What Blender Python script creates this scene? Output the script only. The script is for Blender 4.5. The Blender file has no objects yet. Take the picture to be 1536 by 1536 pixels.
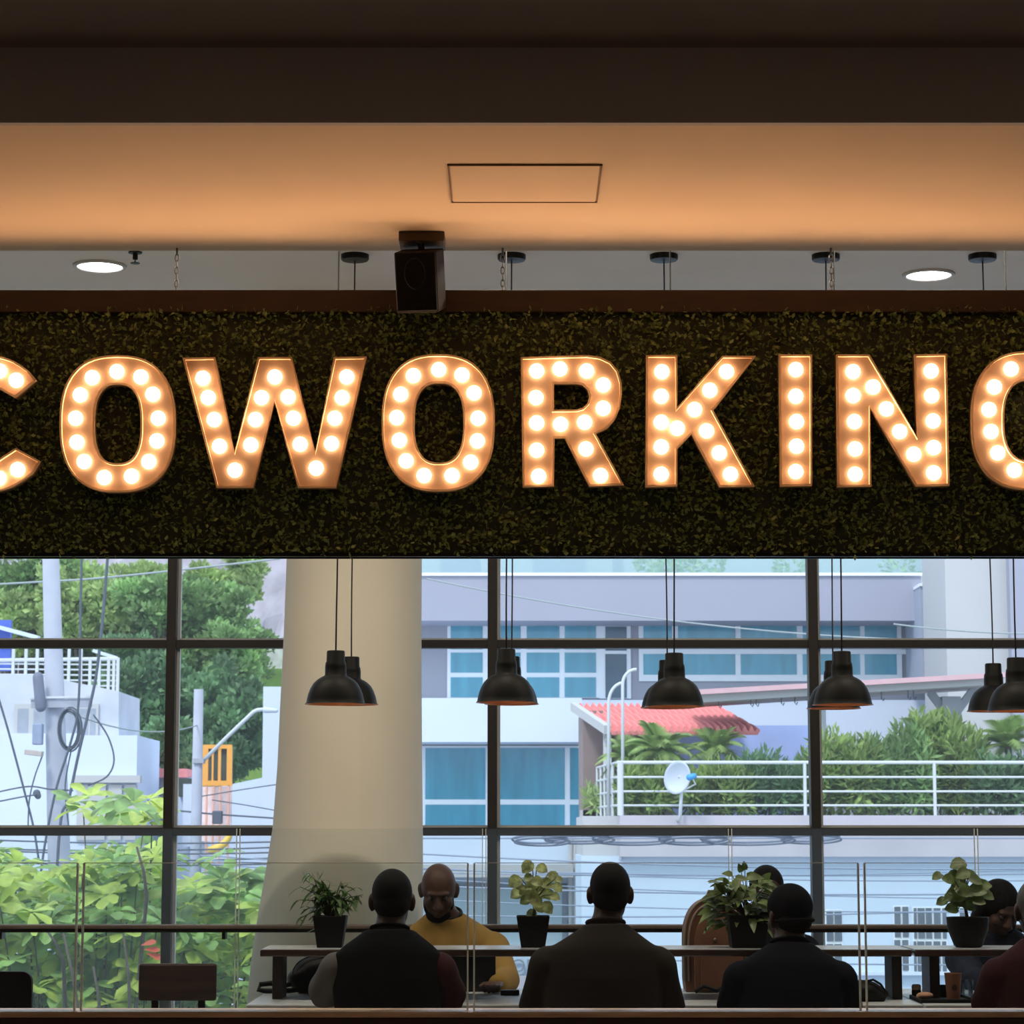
import bpy, bmesh, math, random
import numpy as np
from mathutils import Vector, Matrix, Euler
from mathutils.geometry import tessellate_polygon

C = bpy.context.scene.collection
SC = bpy.context.scene
PI = math.pi
# ------------------------------------------------------------------ camera, world, sun, exposure
F = 3630.0
EYE = Vector((0.0, 0.0, 1.43))
PITCH = math.radians(7.56)
cam_data = bpy.data.cameras.new('camera')
cam = bpy.data.objects.new('camera', cam_data)
C.objects.link(cam)
cam.location = EYE
cam.rotation_euler = (PI / 2 + PITCH, 0, 0)
cam_data.sensor_width = 36.0
cam_data.lens = F / 1536 * 36.0
cam_data.clip_end = 400
cam_data.dof.use_dof = True
cam_data.dof.focus_distance = 8.8
cam_data.dof.aperture_fstop = 16.0
SC.camera = cam

world = bpy.data.worlds.new('world')
SC.world = world
world.use_nodes = True
bg = world.node_tree.nodes['Background']
bg.inputs[0].default_value = (0.70, 0.84, 1.0, 1)
bg.inputs[1].default_value = 1.15

sun_d = bpy.data.lights.new('sun', 'SUN')
sun_d.energy = 1.5
sun_d.angle = math.radians(12)
sun_d.color = (1.0, 0.96, 0.9)
sun = bpy.data.objects.new('sun', sun_d)
C.objects.link(sun)
sun.rotation_euler = (math.radians(38), 0, math.radians(-25))   # high hazy sun from the street side behind the building

SC.view_settings.view_transform = 'Standard'
SC.view_settings.look = 'None'
SC.view_settings.gamma = 1
SC.view_settings.use_curve_mapping = False
SC.view_settings.exposure = 0.65
# unseen area lights added under the ceilings to fill the room: one row over the tables behind the sign, others in the hall
def fill_light(x, y, z, w, col, r):
    d = bpy.data.lights.new('unseen_fill_light', 'AREA')
    d.shape = 'DISK'; d.size = r; d.energy = w; d.color = col
    o = bpy.data.objects.new('unseen_fill_light', d); C.objects.link(o)
    o.location = (x, y, z)
for lx in (-3.6, -1.8, 0.0, 1.8, 3.6):
    fill_light(lx, 9.65, 4.10, 22, (1.0, 0.88, 0.70), .5)
for ly in (-2.0, 0.8, 3.6):
    for lx in (-3.0, 0.0, 3.0):
        fill_light(lx, ly, 3.72, 3.2, (1.0, 0.84, 0.62), 1.3)
SC.cycles.use_denoising = True
SC.cycles.max_bounces = 10
SC.cycles.transparent_max_bounces = 24
SC.cycles.sample_clamp_indirect = 4.0

# ------------------------------------------------------------------ helpers
def ray(px, py):
    dx, dy = (px - 768) / F, (768 - py) / F
    cp, sp = math.cos(PITCH), math.sin(PITCH)
    return Vector((dx, cp - dy * sp, sp + dy * cp))

def at(px, py, Y):
    d = ray(px, py)
    return EYE + d * (Y / d.y)

def X(px, Y, py=1250):
    return at(px, py, Y).x

def Z(py, Y):
    return at(768, py, Y).z

def lin(c):
    c /= 255.0
    return c / 12.92 if c <= 0.04045 else ((c + 0.055) / 1.055) ** 2.4

def S(r, g, b):
    return (lin(r), lin(g), lin(b))

MATS = {}
def mat(name, col, rough=0.6, metal=0.0, var=0.12, scale=6.0, bump=0.0, bscale=60.0, spec=0.5, trans=0.0, emit=None, estr=0.0, stretch=None):
    m = bpy.data.materials.new(name)
    m.use_nodes = True
    nt = m.node_tree
    b = nt.nodes['Principled BSDF']
    b.inputs['Roughness'].default_value = rough
    b.inputs['Metallic'].default_value = metal
    b.inputs['Specular IOR Level'].default_value = spec
    tc = nt.nodes.new('ShaderNodeTexCoord')
    vec = tc.outputs['Object']
    if stretch:
        mp = nt.nodes.new('ShaderNodeMapping')
        mp.inputs['Scale'].default_value = stretch
        nt.links.new(vec, mp.inputs['Vector'])
        vec = mp.outputs['Vector']
    nz = nt.nodes.new('ShaderNodeTexNoise')
    nz.inputs['Scale'].default_value = scale
    nz.inputs['Detail'].default_value = 5
    nt.links.new(vec, nz.inputs['Vector'])
    rp = nt.nodes.new('ShaderNodeValToRGB')
    lo = [max(0, c * (1 - var)) for c in col]
    hi = [min(1, c * (1 + var)) for c in col]
    rp.color_ramp.elements[0].position = 0.3
    rp.color_ramp.elements[1].position = 0.7
    rp.color_ramp.elements[0].color = (*lo, 1)
    rp.color_ramp.elements[1].color = (*hi, 1)
    nt.links.new(nz.outputs['Fac'], rp.inputs['Fac'])
    nt.links.new(rp.outputs['Color'], b.inputs['Base Color'])
    if bump:
        n2 = nt.nodes.new('ShaderNodeTexNoise')
        n2.inputs['Scale'].default_value = bscale
        nt.links.new(vec, n2.inputs['Vector'])
        bp = nt.nodes.new('ShaderNodeBump')
        bp.inputs['Strength'].default_value = bump
        bp.inputs['Distance'].default_value = 0.01
        nt.links.new(n2.outputs['Fac'], bp.inputs['Height'])
        nt.links.new(bp.outputs['Normal'], b.inputs['Normal'])
    if emit:
        b.inputs['Emission Color'].default_value = (*emit, 1)
        b.inputs['Emission Strength'].default_value = estr
    if trans:
        out = nt.nodes['Material Output']
        tr = nt.nodes.new('ShaderNodeBsdfTranslucent')
        nt.links.new(rp.outputs['Color'], tr.inputs['Color'])
        mx = nt.nodes.new('ShaderNodeMixShader')
        mx.inputs[0].default_value = trans
        nt.links.new(b.outputs[0], mx.inputs[1])
        nt.links.new(tr.outputs[0], mx.inputs[2])
        nt.links.new(mx.outputs[0], out.inputs['Surface'])
    MATS[name] = m
    return m

def glass(name, tint=(0.97, 0.98, 0.98), ior=1.25, haze=0.0, hcol=(0.8, 0.85, 0.9)):
    m = bpy.data.materials.new(name)
    m.use_nodes = True
    nt = m.node_tree
    nt.nodes.remove(nt.nodes['Principled BSDF'])
    out = nt.nodes['Material Output']
    t = nt.nodes.new('ShaderNodeBsdfTransparent')
    t.inputs[0].default_value = (*tint, 1)
    g = nt.nodes.new('ShaderNodeBsdfGlossy')
    g.inputs['Roughness'].default_value = 0.02
    fr = nt.nodes.new('ShaderNodeFresnel')
    fr.inputs[0].default_value = ior
    mx = nt.nodes.new('ShaderNodeMixShader')
    nt.links.new(fr.outputs[0], mx.inputs[0])
    nt.links.new(t.outputs[0], mx.inputs[1])
    nt.links.new(g.outputs[0], mx.inputs[2])
    last = mx
    if haze:
        tl = nt.nodes.new('ShaderNodeBsdfTranslucent')
        tl.inputs[0].default_value = (*hcol, 1)
        m2 = nt.nodes.new('ShaderNodeMixShader')
        m2.inputs[0].default_value = haze
        nt.links.new(mx.outputs[0], m2.inputs[1])
        nt.links.new(tl.outputs[0], m2.inputs[2])
        last = m2
    nt.links.new(last.outputs[0], out.inputs['Surface'])
    return m

def tag(o, label=None, cat=None, group=None, kind=None):
    if label: o['label'] = label
    if cat: o['category'] = cat
    if group: o['group'] = group
    if kind: o['kind'] = kind
    return o

ORG = {}
def thing(name, label, cat, loc, group=None, kind=None, rz=0.0):
    o = bpy.data.objects.new(name, None)
    C.objects.link(o)
    o.empty_display_size = 0.1
    o.location = loc
    o.rotation_euler = (0, 0, rz)
    ORG[o.name] = Vector(loc)
    return tag(o, label, cat, group, kind)

class MB:
    def __init__(s):
        s.v, s.f = [], []
    def add(s, vs, fs):
        b = len(s.v)
        s.v += [tuple(p) for p in vs]
        s.f += [tuple(b + i for i in q) for q in fs]
        return s
    def box(s, x0, x1, y0, y1, z0, z1):
        vs = [(x, y, z) for x in (x0, x1) for y in (y0, y1) for z in (z0, z1)]
        return s.add(vs, [(0, 1, 3, 2), (4, 6, 7, 5), (0, 4, 5, 1), (2, 3, 7, 6), (0, 2, 6, 4), (1, 5, 7, 3)])
    def obox(s, c, size, rot=None):
        m = rot.to_matrix() if isinstance(rot, Euler) else (rot or Matrix.Identity(3))
        h = [a / 2 for a in size]
        vs = [Vector(c) + m @ Vector((sx * h[0], sy * h[1], sz * h[2])) for sx in (-1, 1) for sy in (-1, 1) for sz in (-1, 1)]
        return s.add(vs, [(0, 1, 3, 2), (4, 6, 7, 5), (0, 4, 5, 1), (2, 3, 7, 6), (0, 2, 6, 4), (1, 5, 7, 3)])
    def bar(s, a, b, w, h=None, up=(0, 0, 1)):
        a, b = Vector(a), Vector(b)
        d = (b - a).normalized()
        u = Vector(up)
        if abs(d.dot(u)) > 0.99: u = Vector((0, 1, 0))
        r = d.cross(u).normalized() * w / 2
        u2 = r.cross(d).normalized() * (h or w) / 2
        vs = [p + r * sx + u2 * sz for p in (a, b) for sx, sz in ((-1, -1), (1, -1), (1, 1), (-1, 1))]
        return s.add(vs, [(3, 2, 1, 0), (4, 5, 6, 7), (0, 1, 5, 4), (1, 2, 6, 5), (2, 3, 7, 6), (3, 0, 4, 7)])
    def tube(s, pts, r, n=8, closed=False):
        pts = [Vector(p) for p in pts]
        m = len(pts)
        rs = r if isinstance(r, (list, tuple)) else [r] * m
        vs, fs = [], []
        prev = None
        for i, p in enumerate(pts):
            if closed: d = pts[(i + 1) % m] - pts[i - 1]
            else: d = pts[min(i + 1, m - 1)] - pts[max(i - 1, 0)]
            d = d.normalized() if d.length > 1e-9 else Vector((0, 0, 1))
            if prev is None:
                u = Vector((0, 0, 1)) if abs(d.z) < 0.9 else Vector((1, 0, 0))
                u = (u - d * u.dot(d)).normalized()
            else:
                u = prev - d * prev.dot(d)
                u = u.normalized() if u.length > 1e-6 else prev
            prev = u
            w = d.cross(u)
            for k in range(n):
                a = 2 * PI * k / n
                vs.append(p + (u * math.cos(a) + w * math.sin(a)) * rs[i])
        for i in range(m if closed else m - 1):
            j = (i + 1) % m
            for k in range(n):
                fs.append((i * n + k, i * n + (k + 1) % n, j * n + (k + 1) % n, j * n + k))
        if not closed:
            fs.append(tuple(range(n - 1, -1, -1)))
            fs.append(tuple((m - 1) * n + k for k in range(n)))
        return s.add(vs, fs)
    def lathe(s, prof, c, n=24, sx=1.0, sy=1.0, cap=True):
        c = Vector(c)
        vs, fs = [], []
        for r, z in prof:
            for k in range(n):
                a = 2 * PI * k / n
                vs.append(c + Vector((r * math.cos(a) * sx, r * math.sin(a) * sy, z)))
        m = len(prof)
        for i in range(m - 1):
            for k in range(n):
                fs.append((i * n + k, i * n + (k + 1) % n, (i + 1) * n + (k + 1) % n, (i + 1) * n + k))
        if cap:
            fs.append(tuple(range(n - 1, -1, -1)))
            fs.append(tuple((m - 1) * n + k for k in range(n)))
        return s.add(vs, fs)
    def ell(s, c, r, n=16, m=10, rot=None):
        c = Vector(c)
        if isinstance(r, (int, float)): r = (r, r, r)
        vs, fs = [], []
        R = rot or Matrix.Identity(3)
        for i in range(1, m):
            t = PI * i / m
            for k in range(n):
                a = 2 * PI * k / n
                vs.append(c + R @ Vector((r[0] * math.sin(t) * math.cos(a), r[1] * math.sin(t) * math.sin(a), r[2] * math.cos(t))))
        top, bot = len(vs), len(vs) + 1
        vs += [c + R @ Vector((0, 0, r[2])), c - R @ Vector((0, 0, r[2]))]
        for i in range(m - 2):
            for k in range(n):
                fs.append((i * n + k, (i + 1) * n + k, (i + 1) * n + (k + 1) % n, i * n + (k + 1) % n))
        for k in range(n):
            fs.append((top, k, (k + 1) % n))
            fs.append((bot, (m - 2) * n + (k + 1) % n, (m - 2) * n + k))
        return s.add(vs, fs)
    def caps(s, a, b, ra, rb, n=12):
        """tapered capsule"""
        a, b = Vector(a), Vector(b)
        d = (b - a)
        L = d.length
        d = d.normalized() if L > 1e-9 else Vector((0, 0, 1))
        pts, rs = [], []
        for t in (-1, -0.9, -0.7, -0.38):
            pts.append(a + d * (ra * t)); rs.append(max(1e-4, ra * math.sqrt(max(0, 1 - t * t))))
        pts.append(a); rs.append(ra)
        pts.append(b); rs.append(rb)
        for t in (0.38, 0.7, 0.9, 1):
            pts.append(b + d * (rb * t)); rs.append(max(1e-4, rb * math.sqrt(max(0, 1 - t * t))))
        return s.tube(pts, rs, n)
    def prism(s, outer, holes, y0, y1, to3=None):
        """polygon in (x,z), extruded from y0 (front) to y1; to3(x,z,y)"""
        to3 = to3 or (lambda x, z, y: Vector((x, y, z)))
        loops = [outer] + list(holes)
        tri = tessellate_polygon([[Vector((p[0], p[1], 0)) for p in lp] for lp in loops])
        flat = [p for lp in loops for p in lp]
        n = len(flat)
        vs = [to3(p[0], p[1], y0) for p in flat] + [to3(p[0], p[1], y1) for p in flat]
        fs = [tuple(t) for t in tri] + [tuple(n + i for i in reversed(t)) for t in tri]
        b = 0
        for lp in loops:
            m = len(lp)
            for i in range(m):
                j = (i + 1) % m
                fs.append((b + i, b + j, n + b + j, n + b + i))
            b += m
        return s.add(vs, fs)
    def build(s, name, m, parent=None, smooth=False, bevel=0.0, local=False, fixn=True, auto=None):
        me = bpy.data.meshes.new(name)
        org = Vector((0, 0, 0))
        if parent is not None and not local: org = ORG.get(parent.name, Vector((0, 0, 0)))
        vs = s.v if org.length == 0 else [(p[0] - org.x, p[1] - org.y, p[2] - org.z) for p in s.v]
        me.from_pydata(vs, [], s.f)
        if fixn:
            bm = bmesh.new(); bm.from_mesh(me)
            bmesh.ops.recalc_face_normals(bm, faces=bm.faces)
            bm.to_mesh(me); bm.free()
        if smooth:
            me.polygons.foreach_set('use_smooth', [True] * len(me.polygons))
        me.materials.append(m)
        o = bpy.data.objects.new(name, me)
        C.objects.link(o)
        if parent is not None:
            o.parent = parent
            ORG[o.name] = org
        else:
            ORG[o.name] = Vector((0, 0, 0))
        if auto:
            md = o.modifiers.new('split', 'EDGE_SPLIT'); md.split_angle = math.radians(auto)
        if bevel:
            md = o.modifiers.new('bevel', 'BEVEL'); md.width = bevel; md.segments = 2; md.limit_method = 'ANGLE'
        return o

def struct(name, mb, m, **k):
    return tag(mb.build(name, m, **k), kind='structure')

def dup(root, loc, label=None, group=None, rz=None):
    r = root.copy(); C.objects.link(r); r.location = loc
    ORG[r.name] = Vector(loc)
    if rz is not None: r.rotation_euler = (0, 0, rz)
    if label: r['label'] = label
    if group: r['group'] = group
    for ch in list(root.children):
        c = ch.copy(); C.objects.link(c); c.parent = r
        for g in ch.children:
            d = g.copy(); C.objects.link(d); d.parent = c
    return r

def leaf(mb, base, d, up, L, W, droop=0.3, shape='oval', curl=0.15):
    """one curved leaf blade: 5 ribs of 3 points"""
    d = Vector(d).normalized()
    up = Vector(up)
    r = d.cross(up)
    r = r.normalized() if r.length > 1e-5 else Vector((1, 0, 0))
    n = r.cross(d).normalized()
    prof = {'oval': (0.12, 0.75, 1.0, 0.78, 0.05), 'round': (0.35, 0.95, 1.0, 0.8, 0.12), 'obovate': (0.12, 0.45, 0.8, 1.0, 0.35),
            'strap': (0.6, 1.0, 1.0, 0.8, 0.06), 'heart': (0.7, 1.0, 0.82, 0.5, 0.04)}[shape]
    vs, fs = [], []
    p = Vector(base)
    for i, w in enumerate(prof):
        t = i / 4
        c = p + d * (L * t) - Vector((0, 0, 1)) * (droop * L * t * t)
        hw = W * w / 2
        vs += [c - r * hw + n * (curl * hw), c, c + r * hw + n * (curl * hw)]
    for i in range(4):
        a = i * 3
        fs += [(a, a + 1, a + 4, a + 3), (a + 1, a + 2, a + 5, a + 4)]
    mb.add(vs, fs)

# ------------------------------------------------------------------ materials
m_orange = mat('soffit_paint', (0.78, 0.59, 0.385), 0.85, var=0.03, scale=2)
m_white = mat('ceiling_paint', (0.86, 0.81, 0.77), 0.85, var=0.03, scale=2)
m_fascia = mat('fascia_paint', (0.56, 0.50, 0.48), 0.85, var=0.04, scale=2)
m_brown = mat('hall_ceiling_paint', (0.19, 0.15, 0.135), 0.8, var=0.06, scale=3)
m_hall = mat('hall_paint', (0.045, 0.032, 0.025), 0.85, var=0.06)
m_floor = mat('floor_tile', (0.50, 0.45, 0.40), 0.4, var=0.15, scale=3)
m_alu = mat('dark_aluminium', (0.026, 0.022, 0.021), 0.5, metal=0.0, spec=0.3, var=0.1, scale=14)
m_alu2 = mat('pale_reveal', (0.45, 0.46, 0.46), 0.5, var=0.06)
m_colp = mat('column_plaster', (0.74, 0.69, 0.58), 0.8, var=0.03, scale=3)
m_wood = mat('ledge_wood', (0.62, 0.43, 0.29), 0.25, var=0.25, scale=5, stretch=(1, 8, 8))
m_darkwood = mat('dark_wood', (0.022, 0.013, 0.010), 0.5, var=0.3, scale=6, stretch=(1, 7, 7))
m_tabletop = mat('table_laminate', (0.46, 0.49, 0.53), 0.28, spec=0.9, var=0.12, scale=6, stretch=(1, 6, 6))
m_blackm = mat('black_metal', (0.008, 0.008, 0.008), 0.45, var=0.15, scale=30, spec=0.2)
m_lampblk = mat('lamp_enamel', (0.006, 0.006, 0.006), 0.55, var=0.15, scale=30, spec=0.12)
m_lampin = mat('lamp_copper_lining', (0.55, 0.22, 0.10), 0.35, metal=0.6, var=0.1)
m_blackp = mat('black_plastic', (0.008, 0.0075, 0.008), 0.55, var=0.2, scale=25, spec=0.15)
m_cord = mat('cord_rubber', (0.012, 0.011, 0.011), 0.7, var=0.1)
m_steel = mat('chain_steel', (0.30, 0.27, 0.24), 0.4, metal=0.8, var=0.15)
m_face = mat('letter_face_copper', (0.21, 0.142, 0.086), 0.6, metal=0.0, var=0.06, scale=8)
m_rim = mat('letter_rim', (0.80, 0.55, 0.32), 0.45, var=0.05, scale=8)
m_bulb = mat('frosted_bulb', (0.9, 0.85, 0.8), 0.4, var=0.01, emit=(1.0, 0.61, 0.36), estr=15.0)
m_lampbulb = mat('lamp_bulb_glow', (0.9, 0.8, 0.7), 0.4, var=0.01, emit=(1.0, 0.52, 0.26), estr=5.0)
m_downl = mat('downlight_lens', (0.9, 0.9, 0.9), 0.4, var=0.01, emit=(1.0, 0.97, 0.95), estr=7.0)
m_ringw = mat('downlight_ring', (0.55, 0.53, 0.52), 0.5, var=0.03)
m_hedge = mat('boxwood_leaf', (0.27, 0.36, 0.13), 0.5, var=0.8, scale=40, trans=0.25)
m_hedgeback = mat('hedge_backing', (0.06, 0.072, 0.05), 0.9, var=0.3, scale=30)
m_pane = glass('window_glass', (0.965, 0.975, 0.975), haze=0.028)
m_guard = glass('guard_glass', (0.95, 0.965, 0.96), haze=0.003)
m_guard2 = glass('window_guard_glass', (0.95, 0.965, 0.96), haze=0.024)
m_edge = mat('glass_edge', (0.85, 0.86, 0.80), 0.2, var=0.03, trans=0.55)
# ================================================================== ROOM SHELL
ZS, ZH, ZG = 3.515, 3.745, 4.12          # soffit, hall ceiling, window-side ceiling
YN, YE = 6.96, 8.54                      # soffit near and far edge
YW = 12.95                               # window plane
XL, XR = -5.6, 5.6
struct('floor', MB().box(XL - .2, XR + .2, -4.2, YW + .3, -0.25, 0.0), m_floor)
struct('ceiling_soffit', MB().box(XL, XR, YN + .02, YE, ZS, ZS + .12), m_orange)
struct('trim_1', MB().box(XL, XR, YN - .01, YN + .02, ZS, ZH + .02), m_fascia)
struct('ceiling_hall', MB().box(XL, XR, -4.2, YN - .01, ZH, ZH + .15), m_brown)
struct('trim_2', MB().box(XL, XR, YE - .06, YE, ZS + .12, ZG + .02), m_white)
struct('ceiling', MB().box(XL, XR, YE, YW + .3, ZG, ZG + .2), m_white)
struct('wall_left', MB().box(XL - .2, XL, -4.2, YW + .3, 0, ZG + .2), m_hall)
struct('wall_right', MB().box(XR, XR + .2, -4.2, YW + .3, 0, ZG + .2), m_hall)
struct('wall_back', MB().box(XL, XR, -4.2, -4.0, 0, ZG + .2), m_hall)

# ---- window: mullions, transoms and panes
win = thing('window_1', 'tall dark framed glass wall behind the tables', 'window', (0, YW, 0), kind='structure')
mx_top = [258 - 481, 258, 739, 1219, 1219 + 481]
mx_bot = [251 - 487, 251, 738, 1226, 1226 + 487]
# one true x per mullion, read at eye level (1250)
mxs = [X(px, YW, 1250) for px in (-229, 254, 738.5, 1222.5, 1707)]
mw = 14.5 / F * YW
zt = [Z(967, YW), Z(1247.5, YW)]
for x in mxs + [mxs[0] - 1.65, mxs[-1] + 1.65]:
    MB().box(x - mw / 2, x + mw / 2, YW - .07, YW + .03, 0, ZG).build('mullion', m_alu, win, bevel=.004)
    MB().box(x + mw / 2, x + mw / 2 + .016, YW - .02, YW + .02, 0, ZG).build('reveal_strip', m_alu2, win)  # light side reveal of the bar, put in as a pale strip
allx = [XL] + [mxs[0] - 1.65] + mxs + [mxs[-1] + 1.65] + [XR]
for z in zt + [0.05, ZG - .05]:
    MB().box(XL, XR, YW - .06, YW + .02, z - .0215, z + .0215).build('transom', m_alu, win, bevel=.003)
    MB().box(XL, XR, YW - .012, YW + .016, z + .0215, z + .034).build('reveal_strip', m_alu2, win)
zz = [0.05] + [zt[1], zt[0]] + [ZG - .05]
for i in range(len(allx) - 1):
    for j in range(3):
        MB().box(allx[i] + .02, allx[i + 1] - .02, YW - .004, YW + .004, zz[j] + .02, zz[j + 1] - .02).build('pane', m_pane, win)

# ---- round plaster column in front of the window (left edge flares towards the foot)
YC = 12.42
prof = [(430, 632, 700), (428, 632, 840), (425, 632, 960), (421, 633, 1060), (418, 634, 1150), (412, 635.5, 1243), (402, 636, 1310), (390, 636.5, 1385), (383, 637, 1440), (376, 637, 1520)]
mb = MB()
n = 40
vs, fs = [], []
rows = [(a, b, Z(y, YC)) for a, b, y in prof]
rows = [(430, 632, ZG)] + rows + [(370, 637, 0.0)]
for a, b, z in rows:
    x0, x1 = (a - 768) / F * YC, (b - 768) / F * YC
    cx, rx = (x0 + x1) / 2, (x1 - x0) / 2
    for k in range(n):
        t = 2 * PI * k / n
        vs.append((cx + rx * math.cos(t), YC + min(rx, .36) * math.sin(t), z))
for i in range(len(rows) - 1):
    for k in range(n):
        fs.append((i * n + k, i * n + (k + 1) % n, (i + 1) * n + (k + 1) % n, (i + 1) * n + k))
mb.add(vs, fs)
struct('column', mb, m_colp, smooth=True)

# ---- near balustrade: dark curb with wooden cap, glass panels above
YB = 7.6
zb = Z(1517.5, YB - .03)
struct('wall_low', MB().box(XL, XR, YB - .02, YB + .10, 0, zb - .021), mat('curb_brown', (0.045, 0.022, 0.014), 0.6))
cap = MB().box(XL, XR, YB - .03, YB + .13, zb - .019, zb).build('wooden_ledge', m_wood, bevel=.006)
tag(cap, 'long brown wooden ledge cap along the bottom of the view', 'ledge')
zgt = Z(1295, YB)
pw = 582 / F * YB
x0 = X(1293.5, YB)
labs = {-3: None}
names = ['near frameless glass panel on the ledge in front of the black chair', 'near frameless glass panel on the ledge in front of the wooden chair',
         'near frameless glass panel on the ledge in front of the taupe shirt', 'near frameless glass panel on the ledge in front of the coffee cup',
         'near frameless glass panel past the right edge of the ledge']
for i, k in enumerate((-3, -2, -1, 0)):
    a, b = x0 + k * pw + .010, x0 + (k + 1) * pw - .010
    t = thing('glass_panel', names[i], 'glass panel', ((a + b) / 2, YB + .04, zb), group='glass panels standing on the ledge')
    MB().box(a, b, YB + .034, YB + .046, zb, zgt).build('pane', m_guard, t)
    for xx in (a, b):
        MB().box(xx - .0025, xx + .0025, YB + .032, YB + .048, zb, zgt).build('edge', m_edge, t)
    MB().box(a, b, YB + .034, YB + .046, zgt, zgt + .002).build('edge', m_edge, t)

# ---- guard by the window: taller glass panels, wooden handrail
YG = 11.95
zga = Z(1243, YG)
pw2 = 365.5 / F * YG
xg = X(1095, YG)
for i, k in enumerate(range(-5, 3)):
    a, b = xg + k * pw2 + .008, xg + (k + 1) * pw2 - .008
    nm = ['far left end of the room', 'left edge of the picture', 'wooden chair and broad leaved tree', 'round column', 'small round leaved plant', 'bushy plant and louvred house', 'right edge of the picture', 'far right end of the room'][i]
    t = thing('guard_panel', 'frameless glass guard panel at the window by the ' + nm, 'glass panel', ((a + b) / 2, YG, 0), group='glass guard panels along the window')
    MB().box(a, b, YG - .006, YG + .006, 0.04, zga).build('pane', m_guard2, t)
    for xx in (a, b):
        MB().box(xx - .002, xx + .002, YG - .007, YG + .007, 0.04, zga).build('edge', m_edge, t)
    MB().box(a + .15, a + .21, YG - .03, YG + .03, 0, .10).build('clamp', m_steel, t)
    MB().box(b - .21, b - .15, YG - .03, YG + .03, 0, .10).build('clamp', m_steel, t)
YR = 11.88
zr = Z(1392.5, YR)
hr = thing('handrail', 'brown wooden handrail running in front of the window glass', 'handrail', (0, YR, zr))
MB().box(XL, XR, YR - .03, YR + .03, zr - .002, zr + .019).build('rail', mat('handrail_wood', (0.11, 0.08, 0.065), 0.4, var=0.2, stretch=(1, 8, 8)), hr, bevel=.006)
MB().box(XL, XR, YR - .02, YR + .02, zr - .019, zr - .002).build('underside_bar', m_blackm, hr)
for px in (-130, 5, 338, 703, 1068, 1433, 1800):
    x = X(px, YR)
    MB().box(x - .008, x + .008, YR - .01, YR + .075, zr - .052, zr - .019).build('bracket', m_blackm, hr)

# ---- soffit fittings: access hatch, speaker, sprinkler
hc = []
for px, py in ((666, 246), (902, 245), (898, 302), (681, 302)):
    d = ray(px, py); hc.append(EYE + d * ((ZS - EYE.z) / d.z))
hx0, hx1 = (hc[0].x + hc[3].x) / 2, (hc[1].x + hc[2].x) / 2
hy0, hy1 = hc[0].y, hc[3].y
h = thing('access_hatch', 'square access hatch flush in the orange lit ceiling', 'hatch', ((hx0 + hx1) / 2, (hy0 + hy1) / 2, ZS))
MB().box(hx0 + .008, hx1 - .008, hy0 + .008, hy1 - .008, ZS - .004, ZS).build('hatch_door', m_orange, h)
fr = MB()
for q in ((hx0, hx1, hy0, hy0 + .005), (hx0, hx1, hy1 - .004, hy1), (hx0, hx0 + .004, hy0, hy1), (hx1 - .004, hx1, hy0, hy1)):
    fr.box(*q, ZS - .006, ZS)
fr.build('frame', mat('hatch_gap', (0.22, 0.13, 0.07), 0.8), h)

YSP = 8.20
def spk(px, py, dy=0.0): return at(px, py, YSP + dy)
sp = thing('speaker', 'dark box loudspeaker hanging from the ceiling above the sign', 'speaker', (spk(630, 352).x, YSP + .08, ZS))
rot = Euler((math.radians(17), 0, math.radians(-8)))
cc = spk(629, 413) + Vector((0, .09, .005))
MB().obox(cc + Vector((0, .012, 0)), (.148, .17, .212), rot).build('cabinet', mat('speaker_cabinet', (0.020, 0.014, 0.011), 0.7, var=0.15, spec=.15), sp, bevel=.006)
R3 = rot.to_matrix()
MB().obox(cc + R3 @ Vector((0, -.085, 0)), (.142, .014, .205), rot).build('grille', m_blackp, sp, bevel=.005)
rg = MB(); pts = [cc + R3 @ Vector((.036 * math.cos(t), -.093, .028 + .052 * math.sin(t))) for t in [2 * PI * k / 28 for k in range(28)]]
rg.tube(pts, .0035, 6, closed=True); rg.build('woofer_ring', m_blackm, sp, smooth=True)
MB().obox(cc + R3 @ Vector((0, -.093, -.08)), (.05, .004, .012), rot).build('badge', m_blackm, sp)
MB().box(cc.x - .075, cc.x + .085, YSP + .05, YSP + .20, ZS - .035, ZS).build('mount_plate', mat('mount_bracket', (0.08, 0.05, 0.025), 0.6), sp, bevel=.003)
ar = MB(); ar.bar((cc.x, YSP + .10, ZS - .03), (cc.x + .01, YSP + .10, cc.z + .06), .022, .03); ar.build('bracket_arm', m_blackm, sp)
cb = MB(); cb.tube([(cc.x - .02, YSP + .06, ZS - .03), (cc.x + .005, YSP + .03, ZS - .05), (cc.x - .005, YSP + .06, cc.z + .09)], .005, 6); cb.build('cable', m_cord, sp)

p = at(203, 383, 9.0)
d = thing('sprinkler', 'small dark sprinkler head on the ceiling near the left downlight', 'sprinkler', (p.x, 9.4, ZG))
# the sprinkler sits on the window-side ceiling at the depth where the sight line meets it
dd = ray(203, 378); q = EYE + dd * ((ZG - EYE.z) / dd.z)
d.location = (q.x, q.y, ZG); ORG[d.name] = Vector((q.x, q.y, ZG))
MB().lathe([(.032, 0), (.032, -.006), (.012, -.008), (.012, -.035), (.008, -.037)], (q.x, q.y, ZG), 14).build('body', m_blackm, d, smooth=False)
MB().lathe([(.002, -.037), (.004, -.05), (.022, -.052), (.022, -.055)], (q.x, q.y, ZG), 14).build('deflector', m_blackm, d)

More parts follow.
